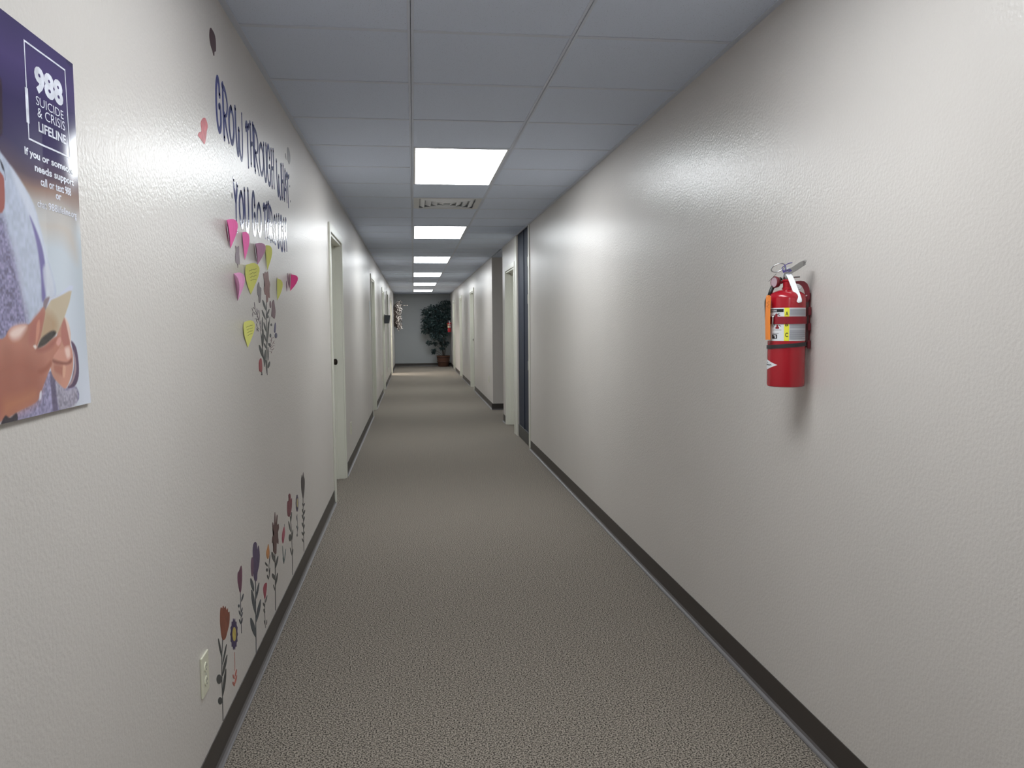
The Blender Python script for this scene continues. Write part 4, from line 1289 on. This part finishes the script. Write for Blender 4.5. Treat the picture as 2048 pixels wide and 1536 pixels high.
base = [Vector((.0, 0, .30)), Vector((-.02, .02, .55)), Vector((-.10, 0, .95)), Vector((-.14, 0, 1.3)), Vector((-.10, -.02, 1.7)), Vector((.0, 0, 2.0))]
trunk = spline(base, 5); tube(bmb, trunk, [.024-.0006*i for i in range(len(trunk))], 8)
tr2 = spline([Vector((.03, .02, .30)), Vector((.06, 0, .6)), Vector((.02, -.02, 1.0)), Vector((.04, 0, 1.5))], 5); tube(bmb, tr2, .013, 6)
for (u, v, rad) in CL:
    c = at_y(u, v, TY+rt.uniform(-.18, .10)) - orig
    c.x = min(c.x, XR-orig.x-rad*.8); 
    st = min(trunk, key=lambda p: (p-c).length+abs(p.z-(c.z-.25))*.6)
    tube(bmb, spline([st, (st+c)/2+Vector((0, 0, .03)), c], 4), .005, 5)
    n = int(900*rad*rad/.04*.16)+34
    for _ in range(n):
        d = Vector((rt.gauss(0, 1), rt.gauss(0, 1), rt.gauss(0, 1))).normalized()*rad*(rt.random()**.45)
        d.z *= .9
        p = c+d
        if p.x > XR-orig.x-.04: p.x = XR-orig.x-.04-rt.random()*.05
        if p.y > YF-orig.y-.05: p.y = YF-orig.y-.05
        ax = Vector((rt.uniform(-1, 1), rt.uniform(-1, 1), rt.uniform(-1.3, .3))).normalized()
        sd = ax.cross(Vector((rt.uniform(-1, 1), rt.uniform(-1, 1), rt.uniform(-1, 1)))).normalized()
        L = rt.uniform(.055, .085); W_ = L*.42; nn = ax.cross(sd)*L*.12
        ps = [p, p+ax*L*.35+sd*W_/2, p+ax*L*.7+sd*W_*.4-nn*.5, p+ax*L-nn, p+ax*L*.7-sd*W_*.4-nn*.5, p+ax*L*.35-sd*W_/2]
        for q_ in ps:
            q_.x = min(q_.x, XR-orig.x-.004); q_.y = min(q_.y, YF-orig.y-.004)
        bml.faces.new([bml.verts.new(q_) for q_ in ps])
link('trunk', bmb, 'bark', t, smooth=True)
no_recalc('foliage', bml, 'leaf_green', t)

# ------------------------------------------------------------------ wreath on the left wall
mat('twig', lin((88, 76, 70)), .8); mat('petal_white', lin((232, 222, 214)), .6)
WY, WZ = 25.75, 1.665
t = thing('wreath', 'twiggy wreath with pale dried blossoms hung on far left wall', 'wreath', (XL, WY, WZ))
bmr = bmesh.new(); bmp = bmesh.new(); bmd = bmesh.new(); rw = random.Random(21)
for k in range(5):
    P = []
    for i in range(37):
        a = i/36*2*math.pi+k
        rr_ = .33+.03*math.sin(a*5+k*2)
        P.append((.05+.03*math.sin(a*4+k), rr_*math.cos(a), rr_*math.sin(a)))
    tube(bmr, P, .008, 5, cap=False)
for k in range(330):
    a = rw.uniform(0, 2*math.pi); r0 = .33+rw.gauss(0, .035)
    p0 = Vector((.05+rw.uniform(0, .05), r0*math.cos(a), r0*math.sin(a)))
    d = Vector((rw.uniform(.2, 1.1), math.cos(a+rw.uniform(-1.2, 1.2))*rw.uniform(-.4, 1), math.sin(a+rw.uniform(-1.2, 1.2))*rw.uniform(-.4, 1))).normalized()
    L = rw.uniform(.08, .19); p1 = p0+d*L
    if p1.x < .01: continue
    tube(bmr, [p0, (p0+p1)/2+Vector((.01, 0, 0)), p1], [.003, .0025, .0015], 4)
    for _ in range(2):
        q = p1 - d*rw.uniform(0, .05)
        sc_ = rw.uniform(.018, .040)
        tgt = bmp if rw.random() < .74 else bmd
        e1 = Vector((rw.uniform(-1, 1), rw.uniform(-1, 1), rw.uniform(-1, 1))).normalized(); e2 = e1.cross(d).normalized()
        ps = [q, q+e1*sc_+e2*sc_*.5, q+e1*sc_*2, q+e1*sc_-e2*sc_*.5]
        if min(z.x for z in ps) > .004: tgt.faces.new([tgt.verts.new(z) for z in ps])
tube(bmr, spline([(.22, -.1, .30), (.32, -.1, .33), (.42, -.12, .335)], 4), .004, 5)
for x in (.30, .34, .39, .42): bmp.faces.new([bmp.verts.new(q) for q in ((x, -.11, .325), (x+.02, -.11, .345), (x+.04, -.12, .335), (x+.02, -.11, .320))])
link('branches', bmr, 'twig', t); no_recalc('blossoms', bmp, 'petal_white', t); no_recalc('dried_leaves', bmd, 'twig', t)
